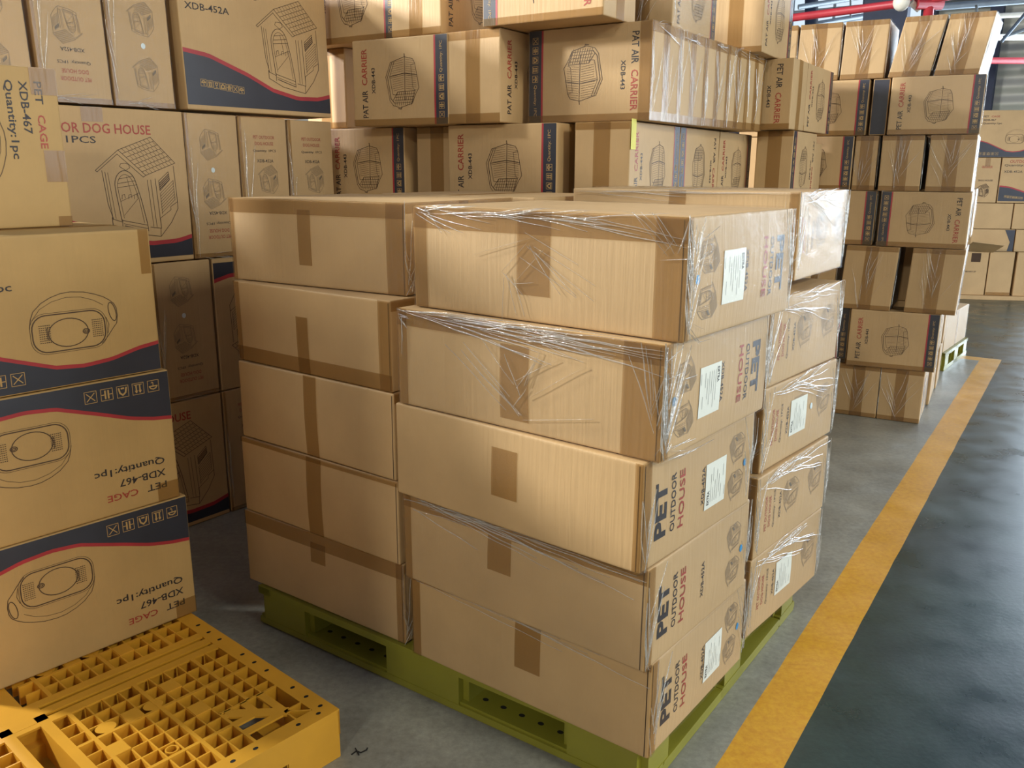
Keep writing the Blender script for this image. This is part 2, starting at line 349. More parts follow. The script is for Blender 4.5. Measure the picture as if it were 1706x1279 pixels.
    def P_house(s, face, rot=0, mark=True):
        W, H = s.ext(face); T = lambda x, y: s.tr((x-W/2, y), 0, 0, rot)
        x, y = T(.352, .225); s.text(face, 'OUTDOOR DOG HOUSE', x, y, .535, .037, rot, 5, 1)
        x, y = T(.21, .178); s.text(face, 'Quantity: 1PCS', x, y, .36, .034, rot, 1, .6)
        x, y = T(.135, .105); s.text(face, 'XDB-452A', x, y, .21, .027, rot, 1, .6)
        x, y = T(.545, .0); s.lines(face, HOUSE, x, y, .345, rot, .0023)
        def wv(t):
            K = [(0, -.075), (.12, -.088), (.31, -.15), (.44, -.205), (.58, -.232), (.70, -.228), (.80, -.205)]
            for (a, b), (c, d) in zip(K, K[1:]):
                if t <= c: q = (t-a)/(c-a); q = q; return b+(d-b)*q
            return K[-1][1]
        n = 30
        for i in range(n):
            a, b = .003+(W-.006)*i/n, .003+(W-.006)*(i+1)/n; ya, yb = wv(a), wv(b)
            m = -H/2+.02; k = 3
            for j in range(k): s.poly(s.bm, face, [T(a, m+(ya-m)*j/k), T(b, m+(yb-m)*j/k), T(b, m+(yb-m)*(j+1)/k), T(a, m+(ya-m)*(j+1)/k)], 3, .0006)
            s.poly(s.bm, face, [T(a, ya), T(b, yb), T(b, yb+.017), T(a, ya+.017)], 4, .0006)
        for i, kd in enumerate((4, 3, 5, 2, 1, 0, 4)): x, y = T(.085+i*.031, -.19-i*.003); s.lines(face, icons(kd), x, y, .030, rot, .0018, 8, off=.0012)
    def P_narrow(s, face, rot=0, dot='pale', label=False, bold=False):
        T = lambda x, y: s.tr((x, y), 0, 0, rot)
        for st, v, wd, ht, mi in (('PET OUTDOOR', .215, .115, .015, 5), ('DOG HOUSE', .188, .10, .015, 5), ('Quantity: 1PCS', .155, .125, .014, 1), ('XDB-452A', .112, .09, .014, 1)):
            x, y = T(0, v); s.text(face, st, x, y, wd, ht, rot, mi, .4)
        for v in (.03, -.175): x, y = T(.01, v); s.lines(face, HOUSE, x, y, .112, rot, .0011, 6)
        if dot:
            x, y = T(.01, -.07); s.dot(face, x, y, dot)
        if label: x, y = T(0, .03); s.label(face, x, y, rot)
    def dot(s, face, x, y, mat='blue', r=.011):
        bm = s.part('dot_sticker', [mat]); P = ell(x, y, r*.85, r, 14)[:-1]; s.poly(bm, face, P, 0, .0013)
    def label(s, face, cx, cy, rot, w=.118, h=.125):
        bm = s.part('shipping_label', ['label', 'ink']); P = [s.tr(p, cx, cy, rot) for p in ((-w/2, -h/2), (w/2, h/2))]
        s.quad(face, min(P[0][0], P[1][0]), max(P[0][0], P[1][0]), min(P[0][1], P[1][1]), max(P[0][1], P[1][1]), 0, .0014, bm)
        T = lambda x, y: s.tr((x, y), cx, cy, rot)
        x, y = T(-w/2+.03, h/2-.016); s.text(face, 'EXTRA', x, y, .038, .012, rot, 1, 1.2, bm, .0019)
        for i, (a, b) in enumerate(((-.045, .03), (-.045, .045), (-.045, .01), (-.045, .035), (-.03, .02), (-.045, -.01), (0.01, .04), (-.045, -.02))):
            s.lines(face, [([(a, h/2-.030-i*.011), (b, h/2-.030-i*.011)], 1)], cx, cy, 1, rot, .0011, 1, off=.0019, bm=bm)
    def P_pet(s, face, flip=False):
        r = 180 if flip else 0; T = lambda x, y: s.tr((x, y), 0, 0, r)
        x, y = T(-.207, 0); s.text(face, 'PET', x, y, .140, .050, 90+r, 1, 3.2)
        x, y = T(-.152, .004); s.text(face, 'OUTDOOR', x, y, .147, .021, 90+r, 1, 1)
        x, y = T(-.112, .002); s.text(face, 'HOUSE', x, y, .148, .025, 90+r, 5, 1)
        x, y = T(-.004, .001); s.text(face, 'XDB-452A', x, y, .10, .015, 90+r, 1, .8)
        for v in (.052, -.050): x, y = T(.185, v); s.lines(face, HOUSE, x, y, .082, 90+r, .0010, 6)
        x, y = T(.238, .001); s.dot(face, x, y, 'blue')
    def P_cage(s, face, rot=0):
        W, H = s.ext(face)
        if rot in (90, -90): W, H = H, W
        T = lambda x, y: s.tr((x, y), 0, 0, rot)
        x, y = T(-W/2+.07, H*.37); s.text(face, 'PET', x, y, .062, .021, rot, 1, 1)
        x, y = T(-W/2+.178, H*.37); s.text(face, 'CAGE', x, y, .094, .021, rot, 5, 1)
        x, y = T(-W/2+.112, H*.37-.040); s.text(face, 'XDB-467', x, y, .145, .023, rot, 1, 1)
        x, y = T(-W/2+.147, H*.37-.082); s.text(face, 'Quantity:1pc', x, y, .216, .028, rot, 1, 1)
        x, y = T(W/2-.24, -.03); s.lines(face, CAGE, x, y, .25, rot, .0019)
        def wv(t):
            K = [(0, -.062), (.06, -.07), (.13, -.086), (.22, -.118), (.34, -.158), (.42, -.165), (.50, -.158), (.58, -.138), (.68, -.125)]
            for (a, b), (c, d) in zip(K, K[1:]):
                if t <= c: q = (t-a)/(c-a); return b+(d-b)*q
            return K[-1][1]
        n = 34
        for i in range(n):
            a, b = .003+(W-.006)*i/n, .003+(W-.006)*(i+1)/n; ya, yb = wv(a)*H/.42, wv(b)*H/.42; m = -H/2+.004
            for j in range(3): s.poly(s.bm, face, [T(a-W/2, m+(ya-m)*j/3), T(b-W/2, m+(yb-m)*j/3), T(b-W/2, m+(yb-m)*(j+1)/3), T(a-W/2, m+(ya-m)*(j+1)/3)], 3, .0006)
            s.poly(s.bm, face, [T(a-W/2, ya), T(b-W/2, yb), T(b-W/2, yb+.011), T(a-W/2, ya+.011)], 4, .0006)
        for i, kd in enumerate((4, 3, 2, 1, 0)): x, y = T(-W/2+.052+i*.047, -H/2+.042); s.lines(face, icons(kd), x, y, .038, rot, .0016, 8, off=.0012)
    # ---- tape: centre strip over the flap seam and strips wrapped along edges
    def strip(s): return s.part('tape#%d' % len(s.parts), ['tape'])
    def tape(s, face, c=None, top=0, bot=0, left=0, right=0, drop=None, seam=False, off=.0011, vert=True, tw=.058, cx=0):
        W, H = s.ext(face)
        if c:
            bm = s.strip()
            if vert:
                v0 = -H/2 if drop is None else H/2-drop[1]; v1 = H/2 if drop is None else H/2-drop[0]
                s.quad(face, cx-tw/2, cx+tw/2, v0, v1, 0, off, bm, .03)
                if seam: s.quad(face, cx-.0012, cx+.0012, -H/2+.004, H/2-.004, 7, .0006)
            else:
                s.quad(face, -W/2, W/2, -tw/2, tw/2, 0, off, bm, .03)
        o = off+.0006
        if top: s.quad(face, -W/2, W/2, H/2-top, H/2+.001, 0, o, s.strip())
        if bot: s.quad(face, -W/2, W/2, -H/2, -H/2+bot, 0, o, s.strip())
        if left: s.quad(face, -W/2-.001, -W/2+left, -H/2, H/2, 0, o, s.strip())
        if right: s.quad(face, W/2-right, W/2+.001, -H/2, H/2, 0, o, s.strip())
    def film(s, faces='FRT', dense=.014, amp=.0016, seed=0):
        bm = s.part('stretch_wrap', ['film', 'gather']); off = .004; sd = Vector((seed*5.3, seed*2.1, 3.3))
        for fc in faces:
            W, H = s.ext(fc); nu, nv = max(2, int(W/dense)), max(2, int(H/dense)); g = []
            for i in range(nu+1):
                row = []
                for j in range(nv+1):
                    u, v = -W/2+W*i/nu, -H/2+H*j/nv
                    n = noise.noise(Vector((u*9, v*26, 0))+sd)*amp+noise.noise(Vector((u*34, v*50, 5))+sd)*amp*.5
                    e = min(1, 8*min(W/2-abs(u), H/2-abs(v))/min(W, H))
                    row.append(bm.verts.new(s.fm(fc, u, v, off+n*(.4+.6*e))))
                g.append(row)
            for i in range(nu):
                for j in range(nv): f = bm.faces.new((g[i][j], g[i+1][j], g[i+1][j+1], g[i][j+1])); f.smooth = True
    def strands(s, face, runs, seed=1):
        """gathered ropes of film lying on a face: runs = (u0,v0,u1,v1,width,count)"""
        bm = s.part('stretch_wrap', ['film', 'gather']); rn = random.Random(seed)
        FW, FH = s.ext(face)[0]/2+.010, s.ext(face)[1]/2+.007
        for u0, v0, u1, v1, wd, cnt in runs:
            L = math.hypot(u1-u0, v1-v0); dx, dy = (u1-u0)/L, (v1-v0)/L
            for c in range(cnt):
                o0 = rn.uniform(-wd, wd); a = rn.uniform(0, .55); b = min(1, a+rn.uniform(.25, .75)); n = max(4, int(L*(b-a)/.02)); sl = rn.uniform(-.25, .25)*wd/max(L, .01); ph = rn.uniform(0, 9)
                pr = None; hw = rn.uniform(.0006, .0022)
                for i in range(n+1):
                    t = a+(b-a)*i/n; k = o0+sl*i+math.sin(ph+i*.8)*wd*.12; cu, cv = u0+dx*t*L-dy*k, v0+dy*t*L+dx*k; q = hw*math.sin(math.pi*min(1, max(.02, i/n)))+.0002
                    r3 = [bm.verts.new(s.fm(face, max(-FW, min(FW, cu-dy*q*m)), max(-FH, min(FH, cv+dx*q*m)), .0055+.0022*(1-abs(m)))) for m in (-1, 0, 1)]
                    if pr:
                        for m in (0, 1): f = bm.faces.new((pr[m], r3[m], r3[m+1], pr[m+1])); f.material_index = 1; f.smooth = True
                    pr = r3
USED = 0
def carton(x, y, z, yaw, w, d, h, label, group, fn, seed=None, bulge=.004, shear=0, cat='carton', name='cardboard_carton', base=0, cell=.07, jit=.0022):
    """x, y: the front right bottom corner of the carton; its front faces local -y"""
    global USED; USED += 1
    a = D2R(yaw); e = Vector((math.cos(a), math.sin(a), 0)); m = Vector((-e.y, e.x, 0))
    loc = Vector((x, y, z))-e*w/2+m*d/2
    root = empty(name, loc, a, label, cat, group)
    k = Carton(w, d, h, USED if seed is None else seed, bulge, shear, jit); k.base = base; k.body(cell=cell)
    if fn: fn(k)
    link('carton_body', k.bm, k.mats, root)
    for key, (bm, mats) in k.parts.items():
        o = link(key.split('#')[0], bm, mats, root)
    return root
# ================================================================ SETTING
def floor():
    bm = bmesh.new(); rn = random.Random(4)
    # stripe runs from near (left edge) to its far corner, then turns left towards the far pallet
    L0, Rr = (Vector((-2.9, -3.18, 0)), Vector((-2.72, -3.24, 0)))
    dl = Vector((.5535, .8328, 0)); dr = Vector((.5535, .8328, 0)); nr = Vector((.8328, -.5535, 0))
    A = Vector((.556, 2.025, 0)); tE = 6.22
    ts = [-7+i*.12 for i in range(int((tE+7)/.12))]+[tE]
    lv, rv = [], []
    for t in ts:
        lv.append(bm.verts.new(A+dl*t+nr*(rn.uniform(-.0012, .0012)))); rv.append(bm.verts.new(A+dl*t+nr*(.157+rn.uniform(-.0012, .0012))))
    end = A+dl*(tE+.15); le = bm.verts.new(end); re = bm.verts.new(end+nr*.157)
    far1 = bm.verts.new(A+dl*tE-nr*3.2); far2 = bm.verts.new(end-nr*3.2)
    for i in range(len(ts)-1):
        bm.faces.new((lv[i], rv[i], rv[i+1], lv[i+1])).material_index = 1
    bm.faces.new((lv[-1], rv[-1], re, le)).material_index = 1; bm.faces.new((far1, lv[-1], le, far2)).material_index = 1
    P0 = bm.verts.new(A+dl*-7-nr*14); P1 = bm.verts.new(A+dl*tE-nr*14); P2 = bm.verts.new(A+dl*(tE+.15)-nr*14); P3 = bm.verts.new(A+dl*19-nr*14); P4 = bm.verts.new(A+dl*19+nr*12); P5 = bm.verts.new(A-dl*7+nr*12)
    bm.faces.new([P0]+lv+[far1, P1]).material_index = 0
    bm.faces.new([P1, far1, far2, P2]).material_index = 0
    bm.faces.new([P2, far2, le, re]+rv[::-1]+[P5, P4, P3]).material_index = 2
    bmesh.ops.triangulate(bm, faces=[f for f in bm.faces if len(f.verts) > 4])
    bmesh.ops.recalc_face_normals(bm, faces=bm.faces)
    for f in bm.faces:
        if f.normal.z < 0: f.normal_flip()
    struct(link('floor', bm, ['concrete', 'stripe', 'aisle']))
floor()
HR = 5.5
def bslab(name, a0, a1, m0, m1, z0, z1, mat):
    """box in building axes"""
    bm = bmesh.new(); bx(bm, a0, a1, m0, m1, z0, z1); o = link(name, bm, [mat]); o.rotation_euler = (0, 0, math.atan2(EX.y, EX.x)); return o
def wall(name, pieces, mat):
    bm = bmesh.new()
    for p in pieces: bx(bm, *p)
    o = link(name, bm, [mat]); o.rotation_euler = (0, 0, math.atan2(EX.y, EX.x)); return struct(o)
wall('ceiling', [(-12, 8.2, -8.2, 18.2, HR, HR+.1)], 'roofsheet')
wall('wall_left', [(-12, -11.8, -8, 18, 0, HR)], 'plaster')
wall('wall_back', [(-11.8, 8, -8.2, -8, 0, HR)], 'plaster')
wall('wall_right', [(8, 8.2, -8, 3, 0, HR), (8, 8.2, 10, 18, 0, HR), (8, 8.2, 3, 10, 4.0, HR)], 'plaster')
wall('wall_far', [(-11.8, -6.4, 18, 18.2, 0, HR), (-6.4, -3.2, 18, 18.2, 0, 3.9), (-6.4, -3.2, 18, 18.2, 5.2, HR), (-3.2, -.35, 18, 18.2, 0, HR), (-.35, 7.2, 18, 18.2, 4.1, HR), (7.2, 8, 18, 18.2, 0, HR)], 'wallsheet')
# window with mullions in the far wall
bm = bmesh.new(); bx(bm, -6.4, -3.2, 18.08, 18.10, 3.9, 5.2); g = struct(link('window_1', bm, ['glass'])); g.rotation_euler = (0, 0, math.atan2(EX.y, EX.x))
bm = bmesh.new()
for i in range(5): bx(bm, -6.4+i*.79, -6.4+i*.79+.04, 18.02, 18.08, 3.9, 5.2)
for z in (3.9, 4.53, 5.16): bx(bm, -6.4, -3.2, 18.02, 18.08, z, z+.04)
f_ = link('window_frame', bm, ['steel'], g)
# steel frame under the roof
wall('trim_1', [(-6.6, -6.35, 17.7, 17.98, 0, HR), (-3.2, -2.95, 17.7, 17.98, 0, HR), (-2.1, -1.9, 17.7, 17.98, 0, HR), (-.55, -.35, 17.7, 17.98, 0, HR)], 'navysteel')
wall('trim_2', [(-11.8, 8, 11.9, 12.1, 5.1, 5.5), (-11.8, 8, 5.9, 6.1, 5.1, 5.5), (-3.9, 8, 16.4, 16.52, 4.3, 4.85)], 'navysteel')
# ================================================================ PALLETS
def pallet_green(x, y, yaw, W, Dp, label, group=None, H=.15):
    a = D2R(yaw); e = Vector((math.cos(a), math.sin(a), 0)); m = Vector((-e.y, e.x, 0)); root = empty('plastic_pallet', Vector((x, y, 0))-e*W/2+m*Dp/2, a, label, 'pallet', group)
    x0, y0 = -W/2, -Dp/2; bm = bmesh.new()
    n = 15
    for i in range(n): xx = x0+.03+(W-.06-.05)*i/(n-1); bx(bm, xx, xx+.05, y0+.02, -y0-.02, H-.022, H-.004)
    for i in range(9): yy = y0+(Dp-.09)*i/8; bx(bm, x0, -x0, yy, yy+.09 if i in (0, 8, 4) else yy+.05, H-.026, H-.0015)
    for s_ in (-1, 1): bx(bm, min(s_*W/2, s_*(W/2-.06)), max(s_*W/2, s_*(W/2-.06)), y0, -y0, H-.028, H-.001)
    bmesh.ops.translate(bm, verts=bm.verts, vec=(0, 0, 0)); link('deck', bm, ['green'], root)
    wx = [(x0, x0+.26), (-.17, .17), (-x0-.26, -x0)]; wy = [(y0, y0+.17), (-.09, .09), (-y0-.17, -y0)]
    for a0, a1 in wx:
        for b0, b1 in wy:
            bm = bmesh.new(); bx(bm, a0+.002, a1-.002, b0+.002, b1-.002, .03, H-.026)
            bmesh.ops.bevel(bm, geom=[q for q in bm.edges if abs((q.verts[0].co-q.verts[1].co).z) > .05], offset=.022, segments=4, affect='EDGES')
            for f in bm.faces: f.smooth = False
            for k in range(4): # moulded ribs on the block
                bx(bm, a0-.0015 if a0 == x0 else a0+.01, a0+.004 if a0 == x0 else a0+.014, b0+.03+k*.03, b0+.034+k*.03, .032, H-.03)
            link('leg', bm, ['green'], root)
    for b0, b1 in wy:
        bm = bmesh.new(); bx(bm, x0, -x0, b0, b1-.05 if b0 == y0 else b1, 0.001, .038)
        bmesh.ops.bevel(bm, geom=[q for q in bm.edges if abs((q.verts[0].co-q.verts[1].co).x) > .5], offset=.008, segments=2, affect='EDGES')
        for c0, c1 in ((x0+.26, -.17), (.17, -x0-.26)):
            for i in range(5):
                xx = c0+(c1-c0)*(i+.5)/5; yy = (b0+b1)/2-(.025 if b0 == y0 else 0); P = ell(xx, yy, .010, .008, 10)[:-1]; f = bm.faces.new([bm.verts.new((p[0], p[1], .0386)) for p in P]); f.material_index = 1  # flat dark discs, shade of the runner holes painted on
        link('runner', bm, ['green', 'nearblack'], root)
    for a0, a1 in wx:
        bm = bmesh.new(); bx(bm, a0 if a0 != x0 else x0, a1-.08 if a0 == x0 else (a1 if a0 < 0 else a1), y0+.12, -y0-.17, .002, .036)
        if a0 > 0:
            pass
        link('runner', bm, ['green', 'nearblack'], root)
    return root
pallet_green(.345, 1.905, -35.3, 1.52, 1.22, 'olive green plastic pallet under the near double stack, beside the yellow floor line')
pallet_green(3.49, 6.79, -38, 1.1, .86, 'far small green pallet behind the tall right stack, near the painted line corner')
def pallet_yellow(x, y, yaw, W, Dp, label, H=.15):
    a = D2R(yaw); e = Vector((math.cos(a), math.sin(a), 0)); m = Vector((-e.y, e.x, 0)); root = empty('plastic_pallet', Vector((x, y, 0))-e*W/2+m*Dp/2, a, label, 'pallet')
    x0, x1, y0, y1 = -W/2, W/2, -Dp/2, Dp/2; bm = bmesh.new(); zt = H-.001; zl = H-.058
    rim = .052
    for a0, a1, b0, b1 in ((x0, x1, y0, y0+rim), (x0, x1, y1-rim, y1), (x0, x0+rim, y0+rim, y1-rim), (x1-rim, x1, y0+rim, y1-rim)): bx(bm, a0, a1, b0, b1, zt-.006, zt)
    for a0, a1, b0, b1 in ((x0, x1, y0, y0+.005), (x0, x1, y1-.005, y1), (x0, x0+.005, y0, y1), (x1-.005, x1, y0, y1)): bx(bm, a0, a1, b0, b1, zl-.02, zt-.006)
    for a0, a1, b0, b1 in ((x0+rim, x1-rim, y0+rim-.004, y0+rim), (x0+rim, x1-rim, y1-rim, y1-rim+.004), (x0+rim-.004, x0+rim, y0+rim, y1-rim), (x1-rim, x1-rim+.004, y0+rim, y1-rim)): bx(bm, a0, a1, b0, b1, zl, zt-.003)
    # rim holes as flat dark discs, their shade put into the colour
    for t in range(18):
        for xx, yy in ((x1-rim/2, y0+.05+t*(Dp-.1)/17), (x0+rim/2, y0+.05+t*(Dp-.1)/17), (x0+.05+t*(W-.1)/17, y0+rim/2), (x0+.05+t*(W-.1)/17, y1-rim/2)):
            if t % 4 == 3: continue
            P = ell(xx, yy, .0075, .0055, 10)[:-1]; bm.faces.new([bm.verts.new((p[0], p[1], zt+.0004)) for p in P]).material_index = 1
    # centre cross: solid spine with a long fold slot
    cw = .03
    bx(bm, -cw-.028, -cw, y0+rim, -.02, zl-.06, zt); bx(bm, cw, cw+.028, y0+rim, -.02, zl-.03, zt); bx(bm, -cw-.028, cw+.028, -.05, .05, zt-.006, zt)
    bx(bm, -.03, .03, .05, y1-rim, zt-.006, zt)
    # long bars across the middle
    for yy in (-.070, -.024, .024): bx(bm, x0+rim, x1-rim, yy, yy+.030, zt-.007, zt-.0004); bx(bm, x0+rim, x1-rim, yy+.013, yy+.017, zl, zt-.007)
    # four lattice fields
    for qx in (0, 1):
        for qy in (0, 1):
            a0, a1 = ((x0+rim, -cw-.028) if qx == 0 else (cw+.028, x1-rim)); b0, b1 = ((y0+rim, -.07) if qy == 0 else (.055, y1-rim))
            nx, ny = 11, 9; cx, cy = (a0 if qx == 0 else a1), (b0 if qy == 0 else b1)
            inx = lambda t: (t-a0)/(a1-a0) if qx == 1 else 1-(t-a0)/(a1-a0)
            iny = lambda t: (t-b0)/(b1-b0) if qy == 1 else 1-(t-b0)/(b1-b0)
            c = .36  # corner field fraction
            for i in range(1, nx):
                t = a0+(a1-a0)*i/nx; full = inx(t) < 1-c
                lo, hi = (b0, b1) if full else ((b0+(b1-b0)*c, b1) if qy == 0 else (b0, b1-(b1-b0)*c)); wd = .0055 if i % 4 == 1 else .0022
                bx(bm, t-wd, t+wd, lo, hi, zl, zt-(0 if i % 4 == 1 else .002))
            for j in range(1, ny):
                t = b0+(b1-b0)*j/ny; full = iny(t) < 1-c
                lo, hi = (a0, a1) if full else ((a0+(a1-a0)*c, a1) if qx == 0 else (a0, a1-(a1-a0)*c)); wd = .0050 if j % 4 == 2 else .0022
                bx(bm, lo, hi, t-wd, t+wd, zl, zt-(.0005 if j % 4 == 2 else .0022))
            # corner field: diagonal strut, bars parallel to the sides, flat plate
            sx, sy = (1 if qx == 1 else -1), (1 if qy == 1 else -1); fx, fy = (a1-a0)*c, (b1-b0)*c
            P = lambda u, v: (cx-sx*u*fx, cy-sy*v*fy)
            def bar(u0, v0, u1, v1, w_, z0=zl, z1=zt):
                p, q = P(u0, v0), P(u1, v1); dx, dy = q[0]-p[0], q[1]-p[1]; l = math.hypot(dx, dy); nxx, nyy = -dy/l*w_/2, dx/l*w_/2
                vs = [bm.verts.new((X, Y, Z)) for Z in (z0, z1) for X, Y in ((p[0]-nxx, p[1]-nyy), (q[0]-nxx, q[1]-nyy), (q[0]+nxx, q[1]+nyy), (p[0]+nxx, p[1]+nyy))]
                for f in ((0, 1, 2, 3), (4, 5, 6, 7), (0, 1, 5, 4), (1, 2, 6, 5), (2, 3, 7, 6), (3, 0, 4, 7)): bm.faces.new([vs[i] for i in f])
            bar(0, 0, .30, .30, .006); bar(1, 0, 1, 1, .008); bar(0, 1, 1, 1, .008)
            bar(.26, .26, .88, .88, .034, zt-.006, zt-.0001)
            for q, w_ in ((.30, .024), (.60, .022), (.88, .020)):
                bar(q, q-.06, q, 1, w_, zt-.006, zt); bar(q-.06, q, 1, q, w_, zt-.006, zt-.0002)
            bar(.30, 0, .30, .3, .005); bar(0, .30, .3, .30, .005)
            # node plates
            for i, j in ((4, 4), (nx-2, 4), (4, ny-2), (7, 6)):
                u = a0+(a1-a0)*(i+.5)/nx if qx == 0 else a1-(a1-a0)*(i+.5)/nx; v = b0+(b1-b0)*(j+.5)/ny if qy == 0 else b1-(b1-b0)*(j+.5)/ny; bx(bm, u-(a1-a0)/nx/2, u+(a1-a0)/nx/2, v-(b1-b0)/ny/2, v+(b1-b0)/ny/2, zt-.005, zt+.0002)
            u = a0+(a1-a0)*7.5/nx if qx == 0 else a1-(a1-a0)*7.5/nx; v = b0+(b1-b0)*2.5/ny if qy == 0 else b1-(b1-b0)*2.5/ny
            r0 = []
            for r_, z_ in ((.017, zl), (.017, zt-.001), (.013, zt-.001), (.013, zl)): r0.append([bm.verts.new((u+r_*math.cos(t*.3927), v+r_*math.sin(t*.3927), z_)) for t in range(16)])
            for p, q in zip(r0, r0[1:]):
                for t in range(16): bm.faces.new((p[t], p[(t+1) % 16], q[(t+1) % 16], q[t]))
            u = a0+(a1-a0)*6.2/nx if qx == 0 else a1-(a1-a0)*6.2/nx; v = b0+(b1-b0)*6.5/ny if qy == 0 else b1-(b1-b0)*6.5/ny
            for dv in (0, .13):
                P = ell(u-sx*dv, v, .027, .023, 16)[:-1]; bm.faces.new([bm.verts.new((p[0], p[1], zt-.0008)) for p in P])
    link('deck', bm, ['yellow', 'nearblack'], root)
    for i in (-1, 0, 1):
        for j in (-1, 0, 1):
            hx, hy = .085, .085; cx = i*(W/2-hx-.0005); cy = j*(Dp/2-hy-.0005); bm = bmesh.new(); bx(bm, cx-hx, cx+hx, cy-hy, cy+hy, .001, zl+.012)
            bmesh.ops.bevel(bm, geom=[q for q in bm.edges if abs((q.verts[0].co-q.verts[1].co).z) > .05], offset=.003, segments=2, affect='EDGES')
            link('leg', bm, ['yellow'], root)
    return root
def yp():
    a = D2R(48.8); e = Vector((math.cos(a), math.sin(a), 0)); m = Vector((-e.y, e.x, 0)); p = Vector((-.469, 2.068, 0)); return p
p_ = yp(); pallet_yellow(p_.x, p_.y, 48.8, 1.2, 1.2, 'amber yellow plastic lattice pallet on the floor carrying the pet cage cartons at left')
# ================================================================ NEAR DOUBLE STACK
NS = 'long cartons of the double stack on the green pallet'
lv = ['bottom', 'second', 'middle', 'fourth', 'top']
ZL = [.151, .418, .686, .954, 1.222]
RB = [(.343, 1.862, -37.3, .805), (.316, 1.826, -38.4, .80), (.292, 1.800, -39.6, .80), (.325, 1.80, -38.2, .808), (.366, 1.812, -38.7, .805)]
LB = [(-.328, 2.396, -35.4, .75), (-.336, 2.392, -36.6, .745), (-.342, 2.398, -37.2, .735), (-.344, 2.405, -37.6, .735), (-.306, 2.49, -32.0, .735)]
BB = [(.735, 2.43), (.738, 2.432), (.75, 2.47), (.75, 2.47), (.86, 2.635)]
BY = [-40.0, -40, -40.5, -39.6, -36.0]
txR = ['bottom wide carton of the near corner column, white label, resting on the green pallet', 'second wide carton from the bottom of the near corner column, no white label', 'middle wide carton of the near corner column, big lettering beside its near edge', 'fourth wide carton of the near corner column, film gathered at its corner, far lettering', 'topmost wide carton of the near corner column, glossy film over its rim, blue dot']
